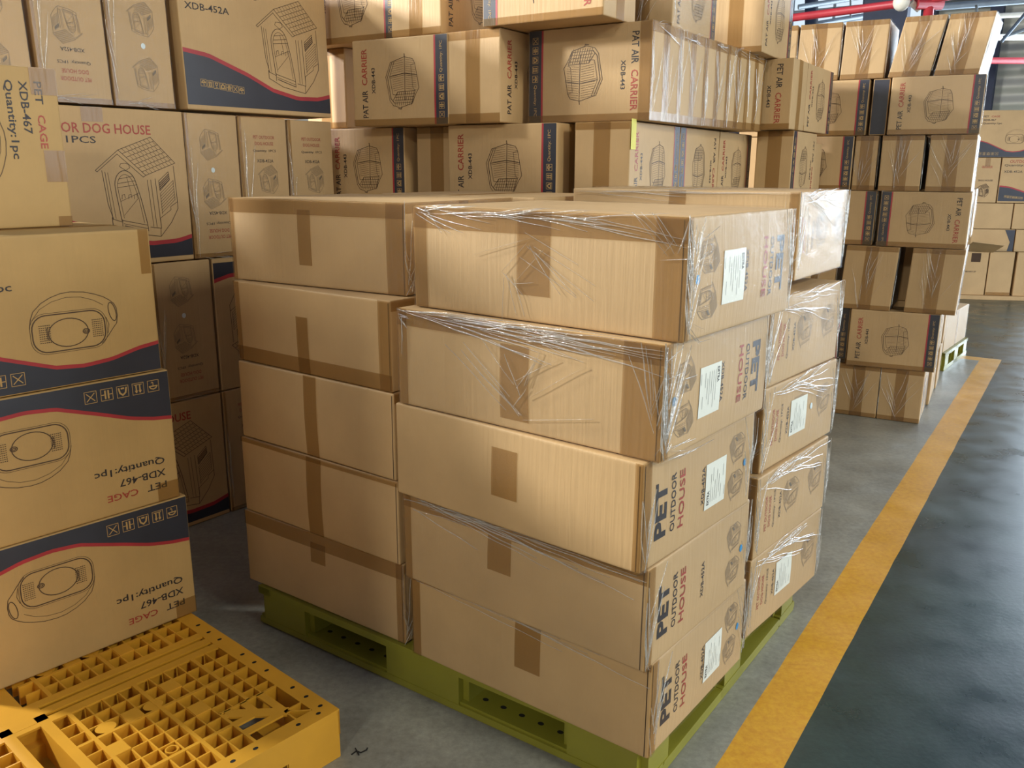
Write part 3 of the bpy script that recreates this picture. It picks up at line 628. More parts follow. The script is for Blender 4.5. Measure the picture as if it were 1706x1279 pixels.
for k in range(5):
    def fR(c, k=k):
        H = c.h
        if k == 4: c.tape('F', 1, top=.055, left=.05, right=.075, drop=(0, .20), tw=.10, cx=.0)
        elif k == 3: c.tape('F', 1, top=.045, left=.035, right=.10, drop=(.05, .24), tw=.09, cx=.0)
        elif k == 2: c.tape('F', 1, drop=(.05, .18), tw=.085, cx=.0, right=.02)
        elif k == 1: c.tape('F', 1, top=.04, left=.03, drop=(.04, .14), tw=.08, cx=-.04)
        else: c.tape('F', 1, top=.02, left=.035, drop=(.01, .16), tw=.085, cx=.03)
        c.quad('F', c.w/2-.011, c.w/2-.0085, -H/2+.004, H/2-.006, 7, .0006)
        c.P_pet('R', flip=k >= 3)
        if k in (0, 2, 3, 4):
            c.label('R', .064 if k < 3 else -.062, -.008, 90 if k < 3 else -90, .122, .112)
        c.tape('R', None, left=.035 if k != 4 else .02)
        c.quad('R', -c.d/2+.006, -c.d/2+.009, -H/2+.004, H/2-.006, 7, .0006)
        if k == 4: c.film('FRT', seed=k)
        elif k == 3: c.film('FR', seed=k)
        elif k == 1: c.film('FR', seed=k)
        else: c.film('R', seed=k)
        v = H/2; u = c.w/2
        if k == 4:
            c.strands('F', [(-u, v-.01, u*.2, v-.012, .010, 16), (-u, v-.005, -u*.5, v-.04, .012, 5), (-.15, v-.02, u, v-.006, .009, 14), (u-.05, v-.1, u-.005, v-.005, .02, 8), (-.10, -.02, .0, -.055, .012, 7), (0, v-.03, -.01, -.05, .03, 7)], 4)
            c.strands('R', [(-c.d/2+.012, -v, -c.d/2+.02, v, .010, 16), (-c.d/2+.02, 0, -c.d/2+.03, v, .016, 10), (c.d/2-.008, -v, c.d/2-.012, v, .007, 12), (-c.d/2+.005, -v+.01, -c.d/2+.06, -v+.05, .01, 5)], 5)
        if k == 3:
            c.strands('F', [(-u, v-.006, u, v-.012, .010, 26), (-u*.3, v-.035, u*.7, v-.03, .01, 8), (-u, v-.01, -u*.8, v-.05, .01, 5), (u-.02, -v, u-.01, v, .014, 10), (.01, -.1, .02, .08, .035, 14)], 6)
            c.strands('R', [(-c.d/2+.012, -v, -c.d/2+.02, v, .012, 30), (-c.d/2, v-.09, -c.d/2+.03, v, .02, 14), (c.d/2-.008, -v, c.d/2-.012, v, .006, 10), (-c.d/2+.02, -v, -c.d/2+.04, -v+.06, .016, 10)], 7)
        if k == 2: c.strands('R', [(c.d/2-.03, -v, c.d/2-.004, v, .012, 9), (-c.d/2+.01, -v, -c.d/2+.03, v, .012, 6)], 8)
        if k == 1:
            c.strands('F', [(-u, v-.012, u, v-.006, .012, 26), (-u, v-.03, u*.1, v-.03, .012, 8)], 9); c.strands('R', [(-c.d/2+.01, -v, -c.d/2+.03, v, .012, 12), (c.d/2-.02, -v+.02, c.d/2-.004, v, .010, 8)], 10)
        if k == 0: c.strands('F', [(-u, v-.008, u, v-.006, .008, 22)], 11); c.strands('R', [(-c.d/2+.01, -v, -c.d/2+.03, v, .012, 10), (c.d/2-.01, -v, c.d/2-.004, v, .012, 12)], 12)
    x, y, yw, ww = RB[k]
    carton(x, y, ZL[k], yw, ww, .575, .2655, txR[k], NS, fR, bulge=.005)
    def fL(c, k=k):
        if k == 4: c.tape('F', 1, top=.045, left=.02, right=.07, drop=(.03, .20), tw=.055, cx=-.03)
        elif k == 3: c.tape('F', 1, bot=.05, left=.03, right=.05, drop=(.085, .265), tw=.055, cx=-.02)
        elif k == 2: c.tape('F', 1, drop=(0, .265), tw=.06, cx=.0)
        elif k == 1: c.tape('F', 1, top=.015, drop=(.0, .2655), tw=.07, cx=.0)
        else: c.tape('F', 1, top=.05, right=.03, drop=(.03, .10), tw=.07, cx=0)
        c.quad('F', c.w/2-.009, c.w/2-.0065, -c.h/2+.004, c.h/2-.006, 7, .0006)
        c.tape('R', 1, tw=.05, top=.03)
        if k in (4, 0): c.film('FR', seed=k+9, dense=.025); c.strands('R', [(-c.d/2+.01, -c.h/2, -c.d/2+.05, c.h/2, .02, 8)], 15)
    x, y, yw, ww = LB[k]
    dl = ['bottom carton of the shaded left column, dark tape along its upper edge, on green pallet', 'second carton from the bottom of the left column, brown tape down its dark front', 'middle plain carton of the left column, tape strip down its centre', 'fourth carton of the left column, brown tape along its lower edge', 'topmost carton of the left column, tape framing its front, lid in view'][k]
    carton(x, y, ZL[k], yw, ww, .575, .2655, dl, NS, fL, bulge=.004)
    def fB(c, k=k):
        c.P_narrow('R', 90, dot=None if k != 2 else 'pale', label=k in (0, 2))
        c.tape('F', 1, tw=.06, drop=(0, .1), right=.03, top=.0)
        c.film('RFT' if k == 4 else 'RF', seed=k+20, dense=.016, amp=.003)
        c.strands('R', [(-c.d/2+.006, -c.h/2, -c.d/2+.02, c.h/2, .012, 12), (c.d/2-.008, -c.h/2, c.d/2-.006, c.h/2, .006, 12), (-c.d/2, c.h/2-.02, c.d/2, c.h/2-.02, .016, 14)], 30+k)
        c.strands('F', [(c.w/2-.05, -c.h/2, c.w/2-.01, c.h/2, .02, 8), (-c.w/2, c.h/2-.01, c.w/2, c.h/2-.008, .006, 10)], 40+k)
    x, y = BB[k]
    db = ['bottom carton of the rear right column, white label, on the green pallet', 'second carton from the bottom of the rear right column, two house drawings, no label', 'middle carton of the rear right column, white label and one house drawing', 'fourth carton of the rear right column, hazy film over faded drawings', 'topmost carton of the rear right column, crumpled film rim above its neighbours'][k]
    carton(x, y, ZL[k]+(.03 if k == 4 else 0), BY[k], .80, .575 if k < 4 else .50, .2655, db, NS, fB, bulge=.004)
# rear left column, only its top carton's lid shows over the front ones
for k in range(5):
    carton(.075+(.02 if k % 2 else 0), 2.98+(.0 if k < 4 else .01), ZL[k], -37.5, .74, .55, .2655, '%s plain carton of the rear left column, behind the shaded left column' % lv[k], NS, lambda c: c.tape('T', 1, tw=.06), bulge=.003, cell=.15)
# ================================================================ PET CAGE STACK (left)
CG = 'pet cage cartons stacked at left'
eC = Vector((math.cos(D2R(48.8)), math.sin(D2R(48.8)), 0))
def cpos(s, back=0):
    m = Vector((-eC.y, eC.x, 0)); p = Vector((-1.046, 2.596, 0))+eC*s+m*back; return p.x, p.y
def cg(rot, tp):
    def f(c):
        c.P_cage('F', rot)
        if tp == 1: c.tape('F', 1, top=0, drop=(0, .13), tw=.03, cx=c.w/2-.02, seam=False)
        if tp == 2:
            c.quad('F', c.w/2-.07, c.w/2, -c.h/2, -c.h/2+.06, 0, .0013, c.strip())
        c.tape('T', 1, tw=.06, vert=False); c.tape('R', 1, tw=.055)
    return f
for n, (s, z, h, rot, tp, lb) in enumerate([
        (0, .151, .412, 180, 2, 'pet cage carton printed upside down, lowest of its stack, standing on the yellow pallet'),
        (-.02, .565, .415, 180, 2, 'second pet cage carton from the yellow pallet, printed upside down, under the upright one'),
        (-.038, .983, .425, 0, 1, 'third pet cage carton from the yellow pallet, printed upright with wave band at bottom')]):
    x, y = cpos(s); carton(x, y, z, 48.8, .67 if rot else .645, .46, h, lb, CG, cg(rot, tp), base=8, bulge=.003, jit=.0012)
def fc4(c):
    c.P_cage('F', -90)
    c.quad('F', c.w/2-.075, c.w/2, c.h/2-.075, c.h/2, 0, .0013, c.strip()); c.quad('F', c.w/2-.06, c.w/2, -c.h/2+.13, -c.h/2+.22, 0, .0013, c.strip()); c.quad('F', c.w/2-.04, c.w/2, -c.h/2, -c.h/2+.03, 0, .0013, c.strip())
x, y = -1.335, 2.655
carton(x, y, 1.4095, 49.5, .42, .36, .45, 'smaller pet cage carton with sideways lettering, topmost at left, standing on the third carton', CG, fc4, base=8, bulge=.003, jit=.0012)
# added unseen carton stack left of the camera, put there to shade the left column
for k in range(5):
    carton(-.79, .90, .002+.405*k, 48.8, .67, .51, .40, '%s pet cage carton of an added stack left of the camera, unseen, shading the left column' % ['lowest', 'second', 'third', 'fourth', 'topmost'][k], CG, lambda c: (c.P_cage('F', 180), c.tape('T', 1, tw=.06, vert=False)), base=8, bulge=.002, jit=.001)
# ================================================================ DOG HOUSE WALL (left background)
eA = Vector((math.cos(D2R(53)), math.sin(D2R(53)), 0)); mA = Vector((-eA.y, eA.x, 0)); A0 = Vector((-1.47, 3.61, 0))
AG = 'dog house cartons stacked against the left'
def acart(s1, z, w, d, h, fn, lb, prot=0, shear=0, **k):
    p = A0+eA*s1-mA*prot; return carton(p.x, p.y, z, 53, w, d, h, lb, AG, fn, shear=shear, cell=.1, bulge=.002, jit=.001, **k)
def big(rot=0, tp=True):
    def f(c):
        c.P_house('F', rot)
        if tp: c.tape('F', 1, drop=(0, .055), tw=.085, cx=-.0, seam=False)
        c.tape('R', 1, tw=.05)
    return f
def nar(rot=0, dot='pale'):
    def f(c):
        c.P_narrow('F', rot, dot); c.tape('R', 1, tw=.05)
        c.tape('F', None, left=.012, bot=.02)
        c.film('F', seed=c.seed, dense=.03, amp=.002)
        c.strands('F', [(-c.w/2+.01, -c.h/2, -c.w/2+.012, c.h/2, .01, 6), (-c.w/2, -c.h/2+.012, c.w/2, -c.h/2+.01, .008, 5)], c.seed)
    return f
acart(.235, .002, .78, .27, .585, big(0, False), 'large floor carton in deep shade, roof drawing showing beside the pet cage stack')
acart(.51, .002, .265, .78, .585, nar(0, None), 'narrow carton on the floor in deep shade, left of the green pallet stack')
acart(.79, .002, .27, .78, .585, nar(180, None), 'narrow carton on the floor in the dark hidden behind the left column')
acart(1.07, .002, .27, .78, .585, nar(180, None), 'last narrow floor carton of the dog house wall hidden behind the left column')
acart(.232, .592, .275, .78, .60, nar(180), 'narrow dog house carton with shaded lower half, right of the upright pet cage carton')
acart(1.03, .592, .785, .27, .60, big(180, False), 'upside down dog house carton, navy band on top, mostly behind the left column')
acart(-.055, .592, .78, .27, .60, big(0, False), 'large dog house carton hidden behind the upright pet cage carton')
acart(-.56, .002, .78, .27, .585, big(0, False), 'large floor carton of the dog house wall hidden behind the pet cage stack')
acart(.160, 1.198, .77, .27, .607, big(0), 'large carton with red heading and full house drawing, right of topmost pet cage carton')
acart(.423, 1.198, .255, .78, .605, nar(180), 'narrow dog house carton printed upside down, right beside the large carton with red heading')
acart(.692, 1.198, .258, .78, .603, nar(0, None), 'middle one of the narrow cartons above the left column, drawing near its bottom')
acart(.968, 1.198, .262, .78, .600, nar(0, None), 'rightmost narrow dog house carton, at the end of the wall beside the air carrier cartons')
acart(-.62, 1.198, .78, .27, .607, big(0), 'large dog house carton hidden behind the topmost pet cage carton')
acart(-.425, 1.815, .27, .78, .60, nar(0), 'narrow dog house carton at the upper left edge, leftmost in the top row', shear=-.02)
acart(-.135, 1.815, .265, .78, .60, nar(180, None), 'narrow carton of the top row with upside down lettering, second from the left edge', shear=-.02)
acart(.132, 1.815, .255, .78, .60, nar(0), 'narrow top row carton, two upright house drawings and pale dot, beside the large one', shear=-.01)
acart(.945, 1.815, .775, .27, .60, big(0, False), 'large dog house carton in the top row, navy wave band with white icons on it', prot=.03, shear=-.02)
# ================================================================ AIR CARRIER STACK (middle background)
K = 1.13; LW, LN, LH = .5*K, .25*K, .378
MG = 'air carrier cartons of the middle stack'
def lg(front=90, right=None, film=False, name='PAT AIR', k=K):
    def f(c):
        if front is not None: c.P_carrier('F', front, name, k, flip=0)
        c.tape('F', None, top=.0, bot=.03); c.tape('R', 1, tw=.07); c.tape('T', 1, vert=False)
        if film: c.film('FR', seed=c.seed, dense=.03, amp=.003); c.strands('R', [(-c.d/2, -c.h/2, -c.d/2+.02, c.h/2, .02, 10), (-c.d/2, c.h/2-.02, c.d/2, c.h/2-.02, .014, 6)], c.seed)
    return f
def nw(right=90, film=False, name='PAT AIR', k=K, top=.03, bot=.03, left=.0):
    def f(c):
        c.tape('F', 1, tw=.075, top=top, bot=bot, left=left)
        if right is not None: c.P_carrier('R', right, name, k, flip=0)
        if film: c.film('FR', seed=c.seed, dense=.03, amp=.003); c.strands('F', [(-.02, -c.h/2, .01, c.h/2, .02, 12)], c.seed); c.strands('R', [(-c.d/2+.01, -c.h/2, -c.d/2+.01, c.h/2, .012, 8)], c.seed+1)
    return f
def mc(x, y, z, yaw, kind, lb, fn, h=LH, **k):
    w_, d_ = (LW, LN) if kind == 'L' else (LN, LW); w_ = k.pop('w', w_); d_ = k.pop('d', d_)
    return carton(x, y, z, yaw, w_, d_, h, lb, k.pop('group', MG), fn, cell=.12, bulge=.002, jit=k.pop('jit', .0013), **k)
def lgs(c, front=1):
    c.tape('R', 1, tw=.06, left=.022, right=.022, top=.04, bot=.035, seam=True)
    if front: c.tape('F', 1)
    c.strands('R', [(-c.d/2+.01, -c.h/2, -c.d/2+.03, c.h/2, .012, 6), (.0, -c.h/2, .02, c.h/2, .02, 5), (-c.d/2, c.h/2-.02, c.d/2, c.h/2-.01, .01, 5)], c.seed)
def lgm(c):
    c.P_carrier('F', -90, 'PAT AIR', K); c.tape('F', None, bot=.03, right=.05); lgs(c, 0); c.film('F', seed=c.seed, dense=.03, amp=.002)
# row 3 (just above the near stack)
mc(-.517, 4.25, 1.392, -32, 'L', 'air carrier carton in the lower background row, beside the last narrow dog house carton', lg(90), w=.50)
mc(-.254, 4.145, 1.392, -31, 'N', 'dark taped narrow carton between the two air carrier fronts of the lower row', nw(None), w=.24)
mc(.185, 3.76, 1.392, -32, 'L', 'air carrier carton in the lower row, straight above the joint of near columns', lg(90), )
mc(.474, 3.62, 1.392, -31, 'N', 'taped corner carton of the lower row with a yellow paper note on its side', lambda c: (nw(90)(c), c.quad('R', -c.d/2+.0, -c.d/2+.05, c.h/2-.11, c.h/2+.01, 0, .004, c.part('paper_note', ['note']))), w=.25)
q = Vector((.474, 3.62, 0)); u_ = Vector((.515, .857, 0))
for i, lb in enumerate(['second air carrier side of the lower row, right of the yellow note', 'last air carrier side of the lower row before the dark taped front']):
    p = q+u_*(.575*(i+1)); mc(p.x, p.y, 1.392, -31, 'N', lb, nw(90 if i % 2 else -90))
# row 2
mc(-.83, 4.49, 1.775, -35, 'N', 'narrow taped carton squeezed between the dog house wall and an air carrier carton, middle row', nw(None), LH)
mc(-.285, 3.985, 1.772, -30, 'L', 'air carrier carton in the middle row, navy band right, above the left column', lg(90), w=.535)
mc(-.055, 3.84, 1.774, -33, 'N', 'narrow taped carton with navy banded side, left of the large lit middle carton', nw(90, top=.035, bot=.04))
mc(.548, 3.635, 1.775, -34, 'L', 'large lit air carrier carton in film, lettering running down its right end', lgm, w=.58)
q = Vector((.548, 3.635, 0)); u_ = Vector((.545, .838, 0)); t = .29
for i, wd in enumerate((.30, .29, .28, .27)):
    p = q+u_*t; t += wd+.004
    mc(p.x, p.y, 1.775+.002*i, -33, 'L', '%s narrow film wrapped side in the row right of the large lit air carrier carton' % ['first', 'second', 'third', 'last'][i], lgs, w=.40, d=wd)
# row 1 (cut by the top of the frame)
mc(-.53, 4.20, 2.155, -32, 'L', 'air carrier carton in the top row, right beside the large navy wave carton', lg(90))
mc(-.315, 4.02, 2.155, -33, 'N', 'dark taped narrow carton of the top row with a bright lettered side', nw(90))
mc(.345, 3.55, 2.156, -33, 'L', 'large pale air carrier carton of the top row, overhanging to the left', lg(-90))
mc(.675, 3.93, 2.156, -31, 'N', 'taped top row carton with bright printed side, right of the pale overhanging one', nw(90, film=True))
mc(1.245, 4.60, 2.155, -31, 'N', 'tall taped dark carton at the end of the top row, beside the red roof pipe', nw(90))
# right end, pet air carrier boxes
PG = 'air carrier cartons at the right end of the middle stack'
mc(1.475, 4.80, 1.792, -33, 'L', 'dark fronted air carrier carton at the right end of the middle stack', lg(-90, name='PET AIR'), h=.36, group=PG, w=.5)
p = Vector((1.475, 4.80, 0))+Vector((.545, .838, 0))*.29
mc(p.x, p.y, 1.792, -33, 'N', 'air carrier carton with lit banded side behind the dark fronted one', nw(90, name='PET AIR'), h=.36, group=PG)
mc(1.525, 4.865, 1.392, -31, 'N', 'brown taped carton below the dark fronted air carrier carton', nw(-90, name='PET AIR'), h=.395, group=PG, w=.20)
p = Vector((1.50, 4.83, 0))+Vector((.515, .857, 0))*.575
# lower rows carrying the middle stack, hidden by the near stack
for r in range(4):
    z = .002+.3475*r; rr = ['floor', 'second', 'third', 'fourth'][r]
    for i, (x, y, yw, kd, pl) in enumerate([(-.43, 4.20, -32, 'L', 'leftmost'), (.10, 3.84, -32, 'L', 'second from the left'), (.474, 3.62, -31, 'N', 'at the near corner'), (.774, 4.11, -31, 'N', 'behind the near corner'), (1.07, 4.605, -31, 'N', 'on the right side'), (1.50, 4.87, -31, 'N', 'rightmost')]):
        mc(x, y, z, yw, kd, 'covered air carrier carton, %s row, %s, hidden behind the double stack' % (rr, pl), None if r < 3 else (lambda c: c.tape('F', 1, tw=.07)), h=.346, group='covered lower cartons of the middle stack', w=.5 if kd == 'L' else (.25 if i != 2 else .26), d=.28 if kd == 'L' else .56, jit=.001)
for r in range(5):  # added unseen column that blocks lamp light from the right stack
    mc(1.80, 5.375, .002+.3475*r, -31, 'N', 'added covered carton, %s row, blocking light behind the right end of the middle stack' % ['floor', 'second', 'third', 'fourth', 'fifth'][r], None, h=.346, group='covered lower cartons of the middle stack', w=.24, d=.28, jit=.001)
# ================================================================ RIGHT STACK
RG = 'air carrier cartons of the tall right stack'
aD = D2R(-29); eD = Vector((math.cos(aD), math.sin(aD), 0)); mD = Vector((-eD.y, eD.x, 0)); D0 = Vector((2.61, 5.30, 0))
def dc(s, back, z, w_, d_, h, lb, fn, yaw=-29, shear=0, **k):
    p = D0+eD*s+mD*back; return carton(p.x, p.y, z, yaw, w_, d_, h, lb, RG, fn, cell=.12, bulge=.002, jit=.0015, shear=shear, **k)
def dn(film=True, right=90, left=.0, k=1.0): return nw(right, film, 'PET AIR', k, .03, .03, left)
def dl_(front=90, film=True): return lg(front, None, film, 'PET AIR', 1.0)
def dnv(c): dn(right=None)(c); c.quad('R', -c.d/2+.008, c.d/2-.01, -c.h/2+.005, c.h/2-.005, 3, .0008)
# floor row
dc(0, 0, .002, .255, .5, .342, 'plain taped carton on the floor at the right corner of the tall right stack', dn())
dc(-.26, 0, .002, .255, .5, .342, 'plain taped carton on the floor left of the corner one in the tall right stack', dn())
dc(-.52, 0.01, .002, .255, .5, .342, 'floor carton of the tall right stack half hidden by the film wrapped near column', dn())
# row 2
dc(.05, .0, .346, .52, .25, .366, 'air carrier carton with navy band at its right, second row of the tall right stack', dl_(90), yaw=-26)
dc(-.48, .02, .346, .5, .25, .366, 'air carrier carton in the second row, left one, half behind the wrapped near column', dl_(90))
# row 3 turned boxes
dc(.125, .0, .714, .29, .5, .40, 'taped carton in the third row at the right, its pale lid showing', dn(), shear=.04)
dc(-.245, -.02, .714, .31, .46, .40, 'taped carton in the third row with a dark navy side, left of the right one', dnv, shear=.05)
dc(-.60, .02, .714, .29, .46, .40, 'left carton of the third row, a sliver beside the wrapped near column', dn(), shear=.03)
# row 4
dc(.135, .0, 1.118, .5, .25, .335, 'air carrier carton with lettering at its right end, fourth row of the tall right stack', dl_(-90))
def navside(c): dl_(90)(c); c.quad('R', -c.d/2+.01, c.d/2-.01, -c.h/2+.005, c.h/2-.005, 3, .0008)
dc(-.395, .03, 1.118, .5, .25, .335, 'carton with a dark navy end in the fourth row, left of the one with lettering', navside)
# row 5
dc(.125, .0, 1.456, .25, .5, .33, 'film wrapped carton at the right end of the fifth row', dn())
dc(-.157, .0, 1.456, .235, .5, .33, 'taped carton in the fifth row between two navy gaps', dnv)
dc(-.415, .03, 1.456, .135, .5, .33, 'narrow taped carton in the fifth row beside the carrier drawing', dnv)
dc(-.56, .02, 1.456, .5, .25, .33, 'air carrier carton with a cropped drawing, left end of the fifth row', dl_(90, False))
# row 6
dc(.13, -.01, 1.789, .5, .25, .33, 'air carrier carton with a clear crate drawing at the right of the sixth row', dl_(90), yaw=-27)
def navfront(c): c.quad('F', -c.w/2+.005, c.w/2-.005, -c.h/2+.005, c.h/2-.005, 3, .0006); c.tape('T', 1)
dc(-.385, .03, 1.789, .095, .5, .33, 'dark navy carton end squeezed between the two drawings of the sixth row', navfront)
dc(-.50, .02, 1.789, .5, .25, .33, 'air carrier carton in brown shade at the left of the sixth row', dl_(90, False))
# top row, leaning
dc(.085, .0, 2.122, .235, .5, .335, 'rightmost leaning carton of the top row with white lit side and shiny tape', dn(), shear=.16, yaw=-32)
dc(-.175, .0, 2.122, .225, .5, .335, 'leaning taped carton second from the right in the top row', dn(), shear=.20)
dc(-.43, .02, 2.122, .25, .5, .335, 'middle carton of the top row, upright with crinkled tape', dn(), shear=.03)
dc(-.695, .02, 2.122, .25, .5, .335, 'taped carton of the top row second from its left end', dn(), shear=.02)
dc(-.955, .02, 2.122, .25, .5, .335, 'leftmost taped carton of the top row partly in shadow', dn(), shear=0)
dc(-.99, .05, 1.789, .3, .45, .33, 'sixth row carton hidden behind the end of the middle stack', None)
dc(-1.08, .05, 1.456, .3, .45, .33, 'fifth row carton hidden behind the end of the middle stack', None)
dc(-.92, .05, 1.118, .3, .45, .335, 'fourth row carton hidden behind the end of the middle stack', None)
dc(-.99, .05, .346, .3, .45, .366, 'second row carton hidden behind the near double stack', None); dc(-.80, .05, .002, .3, .45, .342, 'floor carton hidden behind the near double stack', None); dc(-.92, .05, .714, .3, .45, .40, 'third row carton hidden behind the near double stack', None)
# rear columns, their lit sides show
for r, (z, h, off) in enumerate([(.002, .342, .02), (.346, .366, .03), (.714, .40, .08), (1.118, .335, .12), (1.456, .33, .07), (1.789, .33, .06)]):
    lr = ['floor', 'second', 'third', 'fourth', 'fifth', 'sixth'][r]
    dc(off, .53, z, .5, .50, h, '%s row carton with lit side, directly behind the tall right stack front' % lr, lambda c: (c.tape('R', 1), c.film('R', seed=c.seed, dense=.04, amp=.004)), yaw=-29)
    if r < 4: dc(off+.01, 1.06, z, .5, .38, h, 'rearmost carton with glaring white side, %s row of the tall right stack' % lr, lambda c: (c.tape('R', 1), c.film('R', seed=c.seed, dense=.04, amp=.004)), yaw=-29)
# carton on the far small pallet
def ffar(c): c.tape('R', 1, tw=.06); c.tape('F', 1); c.film('FR', seed=3, dense=.05)
carton(3.47, 6.80, .151, -38, 1.0, .84, .30, 'pale film wrapped carton standing on the small far pallet', None, ffar, cell=.12)
# ================================================================ FAR STACK
FG = 'cartons of the far stack under the corrugated wall'
aF = D2R(-10); eF = Vector((math.cos(aF), math.sin(aF), 0)); mF = Vector((-eF.y, eF.x, 0)); F0 = Vector((6.0, 10.8, 0))
bm = bmesh.new(); bx(bm, -.62, 2.2, -.05, 1.0, 0.001, .05)
o = link('baseboard_sheet', bm, ['kraft']); o.location = F0; o.rotation_euler = (0, 0, aF); o.name = 'cardboard_sheet'; o['label'] = 'flat brown board on the floor under the far stack of cartons'; o['category'] = 'board'
def fc(s0, s1, z0, z1, lb, fn, dd=.55, yaw=-10, **k):
    p = F0+eF*s1; return carton(p.x, p.y, z0, yaw, s1-s0-.006, dd, z1-z0-.003, lb, FG, fn, cell=.15, **k)
def fcage(c): c.P_cage('F', 0); c.tape('T', 1)
def fhouse(c): c.lines('F', HOUSE, -.02, -.12, .14, 0, .003); c.text('F', 'DOG HOUSE', 0, .0, .16, .02, 0, 1, .5); c.text('F', 'OUTDOOR', 0, .16, .12, .03, 0, 5, 1); c.tape('F', 1, drop=(0, .1))
def fhw(c): c.P_house('F', 0)
fc(-.38, .30, 1.73, 2.28, 'large carton with an oval drawing and dark wave, top of the far stack', fcage)
fc(-.37, -.07, 1.19, 1.727, 'square carton with small print in the far stack, below the large oval one at left', fhouse)
fc(-.06, .70, 1.19, 1.727, 'carton with navy wave and white icons at the right picture edge of the far stack', fhw)
fc(-.34, .14, .875, 1.187, 'plain low carton in the middle of the far stack', lambda c: c.tape('T', 1))
fc(.15, .70, .875, 1.187, 'plain carton at the right picture edge in the middle row of the far stack', lambda c: c.tape('T', 1))
def fwv(c): c.P_cage('F', 0)
fc(-.30, .20, .60, .872, 'low carton with a dark curved end in the far stack, above the open one', lambda c: (c.poly(c.bm, 'F', [(.13, .13), (.245, .13), (.245, -.13), (.18, -.13), (.20, -.02)], 3, .002), c.tape('T', 1)))
fc(.21, .72, .60, .872, 'shaded low carton at the right picture edge of the far stack', None)
def fopen(c):
    for (sx, ang) in ((1, 35),):
        bm = c.part('flap', ['kraft']); bx(bm, -.18, .22, -.004, .004, 0, .26); bmesh.ops.rotate(bm, verts=bm.verts, cent=(0, 0, 0), matrix=Matrix.Rotation(D2R(62), 3, 'X')@Matrix.Rotation(D2R(14), 3, 'Y')); bmesh.ops.translate(bm, verts=bm.verts, vec=(0, -c.d/2-.01, c.h-.0))
    c.quad('F', -.02, .09, c.h/2-.13, c.h/2-.02, 7, .002); c.text('F', 'THIS WAY UP', -.02, .02, .14, .02, 0, 1, .5)
fc(-.43, -.06, .0515, .598, 'opened carton with a raised flap at the foot of the far stack', fopen)
fc(-.05, .24, .0515, .598, 'shaded purple brown carton at the foot of the far stack, right of the opened one', lambda c: c.tape('F', None, bot=.04))
fc(.27, .80, .0515, .598, 'carton at the foot of the far stack cut by the right picture edge', None)
# ================================================================ ROOF SERVICES
def bpt(name, pts, r, mat, label, cat, n=10):
    bm = bmesh.new(); tube(bm, pts, r, n); o = link(name, bm, [mat]); o['label'] = label; o['category'] = cat; return o
def ray(px, py, y):
    f = FPX; d = Rv*((px-853)/f)-Uv*((py-639.5)/f)+fw; t = y/d.y; return Vector((0, 0, CAMH))+d*t
bpt('sprinkler_pipe', [ray(1180, 48, 9.5), ray(1500, 6, 8.2), ray(1600, -10, 7.8)], .036, 'pipe', 'long red pipe under the roof, rising to the right above the right stack', 'pipe')
bpt('wall_pipe', [ray(1640, 101, 15), ray(1760, 101, 14.6)], .05, 'pipe', 'red horizontal pipe in front of the corrugated far wall, at the right picture edge', 'pipe')
root = empty('sprinkler_valve', ray(1548, 10, 8), 0, 'red sprinkler valve hanging under the roof above the top row of the right stack', 'valve')
bm = bmesh.new(); tube(bm, [(-.11, 0, .02), (.11, 0, .02)], .05, 12); link('valve_body', bm, ['pipe'], root)
bm = bmesh.new(); tube(bm, [(0, 0, .03), (0, 0, -.13)], .042, 12); tube(bm, [(0, 0, -.10), (0, 0, -.13)], .06, 12); link('flange', bm, ['pipe'], root)
bm = bmesh.new(); tube(bm, [(0, 0, .03), (0, 0, .45)], .012, 8); link('rod', bm, ['steel'], root)
root = empty('hanging_lamp', ray(1502, 3, 8), 0, 'white round lamp body under the roof beside the red pipe', 'lamp')
bm = bmesh.new(); bmesh.ops.create_uvsphere(bm, u_segments=18, v_segments=10, radius=.07)
for v in bm.verts: v.co.z *= 1.1
for f in bm.faces: f.smooth = True
link('lamp_body', bm, ['white'], root)
bm = bmesh.new(); tube(bm, [(0, 0, .07), (0, 0, .4)], .01, 6); link('rod', bm, ['steel'], root)
bm = bmesh.new(); tube(bm, [(.09, .02, .0), (.16, .03, -.05), (.19, .02, -.01)], .03, 8); link('bracket', bm, ['white'], root)
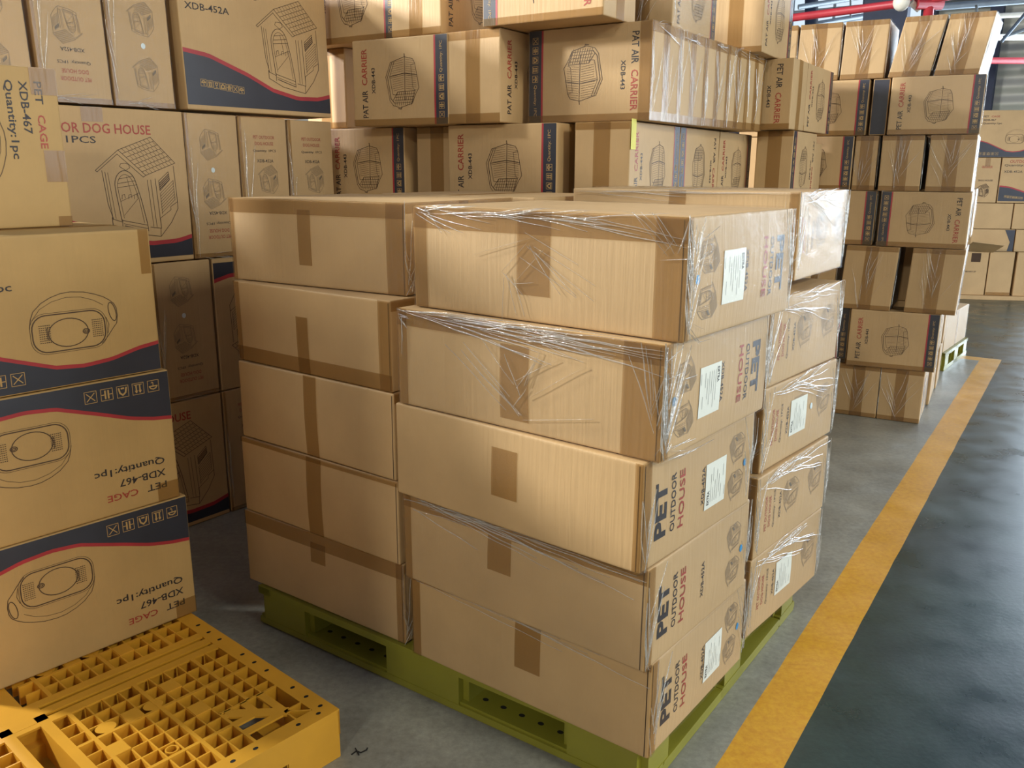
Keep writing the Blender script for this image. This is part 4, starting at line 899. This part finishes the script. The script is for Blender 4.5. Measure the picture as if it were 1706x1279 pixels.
# brace rods and purlins at the upper right
def rod(name, pts, r, mat, label, cat='brace'): bpt(name, pts, r, mat, label, cat, 8)
rod('roof_brace', [ray(1668, 70, 12), ray(1712, 18, 12)], .022, 'steel', 'thin grey diagonal brace rising to the right edge above the far stack')
rod('roof_brace', [ray(1672, 62, 12.5), ray(1720, 44, 12.2)], .02, 'steel', 'thin grey upper brace at the right picture edge')
rod('roof_purlin', [ray(1500, 36, 14), ray(1740, 22, 13)], .035, 'white', 'pale long purlin running behind the leaning top cartons', 'purlin')
rod('roof_purlin', [ray(1560, 12, 14), ray(1740, -2, 13)], .05, 'steel', 'grey upper purlin above the leaning top cartons', 'purlin')
rod('roof_purlin', [ray(1655, 62, 15), ray(1760, 62, 15)], .05, 'white', 'short pale purlin in front of the far wall at the right edge', 'purlin')
rod('roof_brace', [ray(1330, 12, 11), ray(1440, -6, 11)], .03, 'steel', 'slanting grey brace above the left end of the top row')
rod('roof_brace', [ray(1350, 42, 13), ray(1445, 26, 13)], .04, 'steel', 'grey roof brace crossing behind the red pipe')
rod('hanger_rod', [ray(1627, 8, 8), ray(1627, 34, 8)], .012, 'steel', 'short vertical hanger rod above the rightmost leaning carton', 'rod')
rod('hanger_rod', [ray(1417, -5, 9.5), ray(1417, 30, 9.5)], .010, 'steel', 'thin vertical hanger rod above the taped top cartons at left', 'rod')
bm = bmesh.new(); p0 = ray(1475, 45, 12.5); bx(bm, -.28, .28, -.1, .1, -.25, .5); o = link('air_duct', bm, ['navysteel']); o.location = p0; o.rotation_euler = (0, 0, D2R(-34)); o['label'] = 'dark grey box duct under the roof behind the middle top carton'; o['category'] = 'duct'
bm = bmesh.new(); tube(bm, [ray(1352, -5, 12.5), ray(1352, 45, 12.5)], .09, 4); o = link('roof_post', bm, ['navysteel']); o['label'] = 'dark post under the roof beside the bright window at upper right'; o['category'] = 'post'
# small twisted wire on the floor
def fl(px, py): 
    d = Rv*((px-853)/FPX)-Uv*((py-639.5)/FPX)+fw; t = -CAMH/d.z; return Vector((0, 0, CAMH))+d*t
bm = bmesh.new(); P = [fl(586, 1258), fl(594, 1252), fl(601, 1255), fl(611, 1250), fl(612, 1247)]; tube(bm, [p+Vector((0, 0, .003)) for p in P], .0018, 6); tube(bm, [fl(592, 1248)+Vector((0, 0, .004)), fl(598, 1259)+Vector((0, 0, .003))], .0018, 6)
o = link('wire_scrap', bm, ['nearblack']); o['label'] = 'tiny black twisted wire scrap on the concrete in front of the green pallet'; o['category'] = 'scrap'
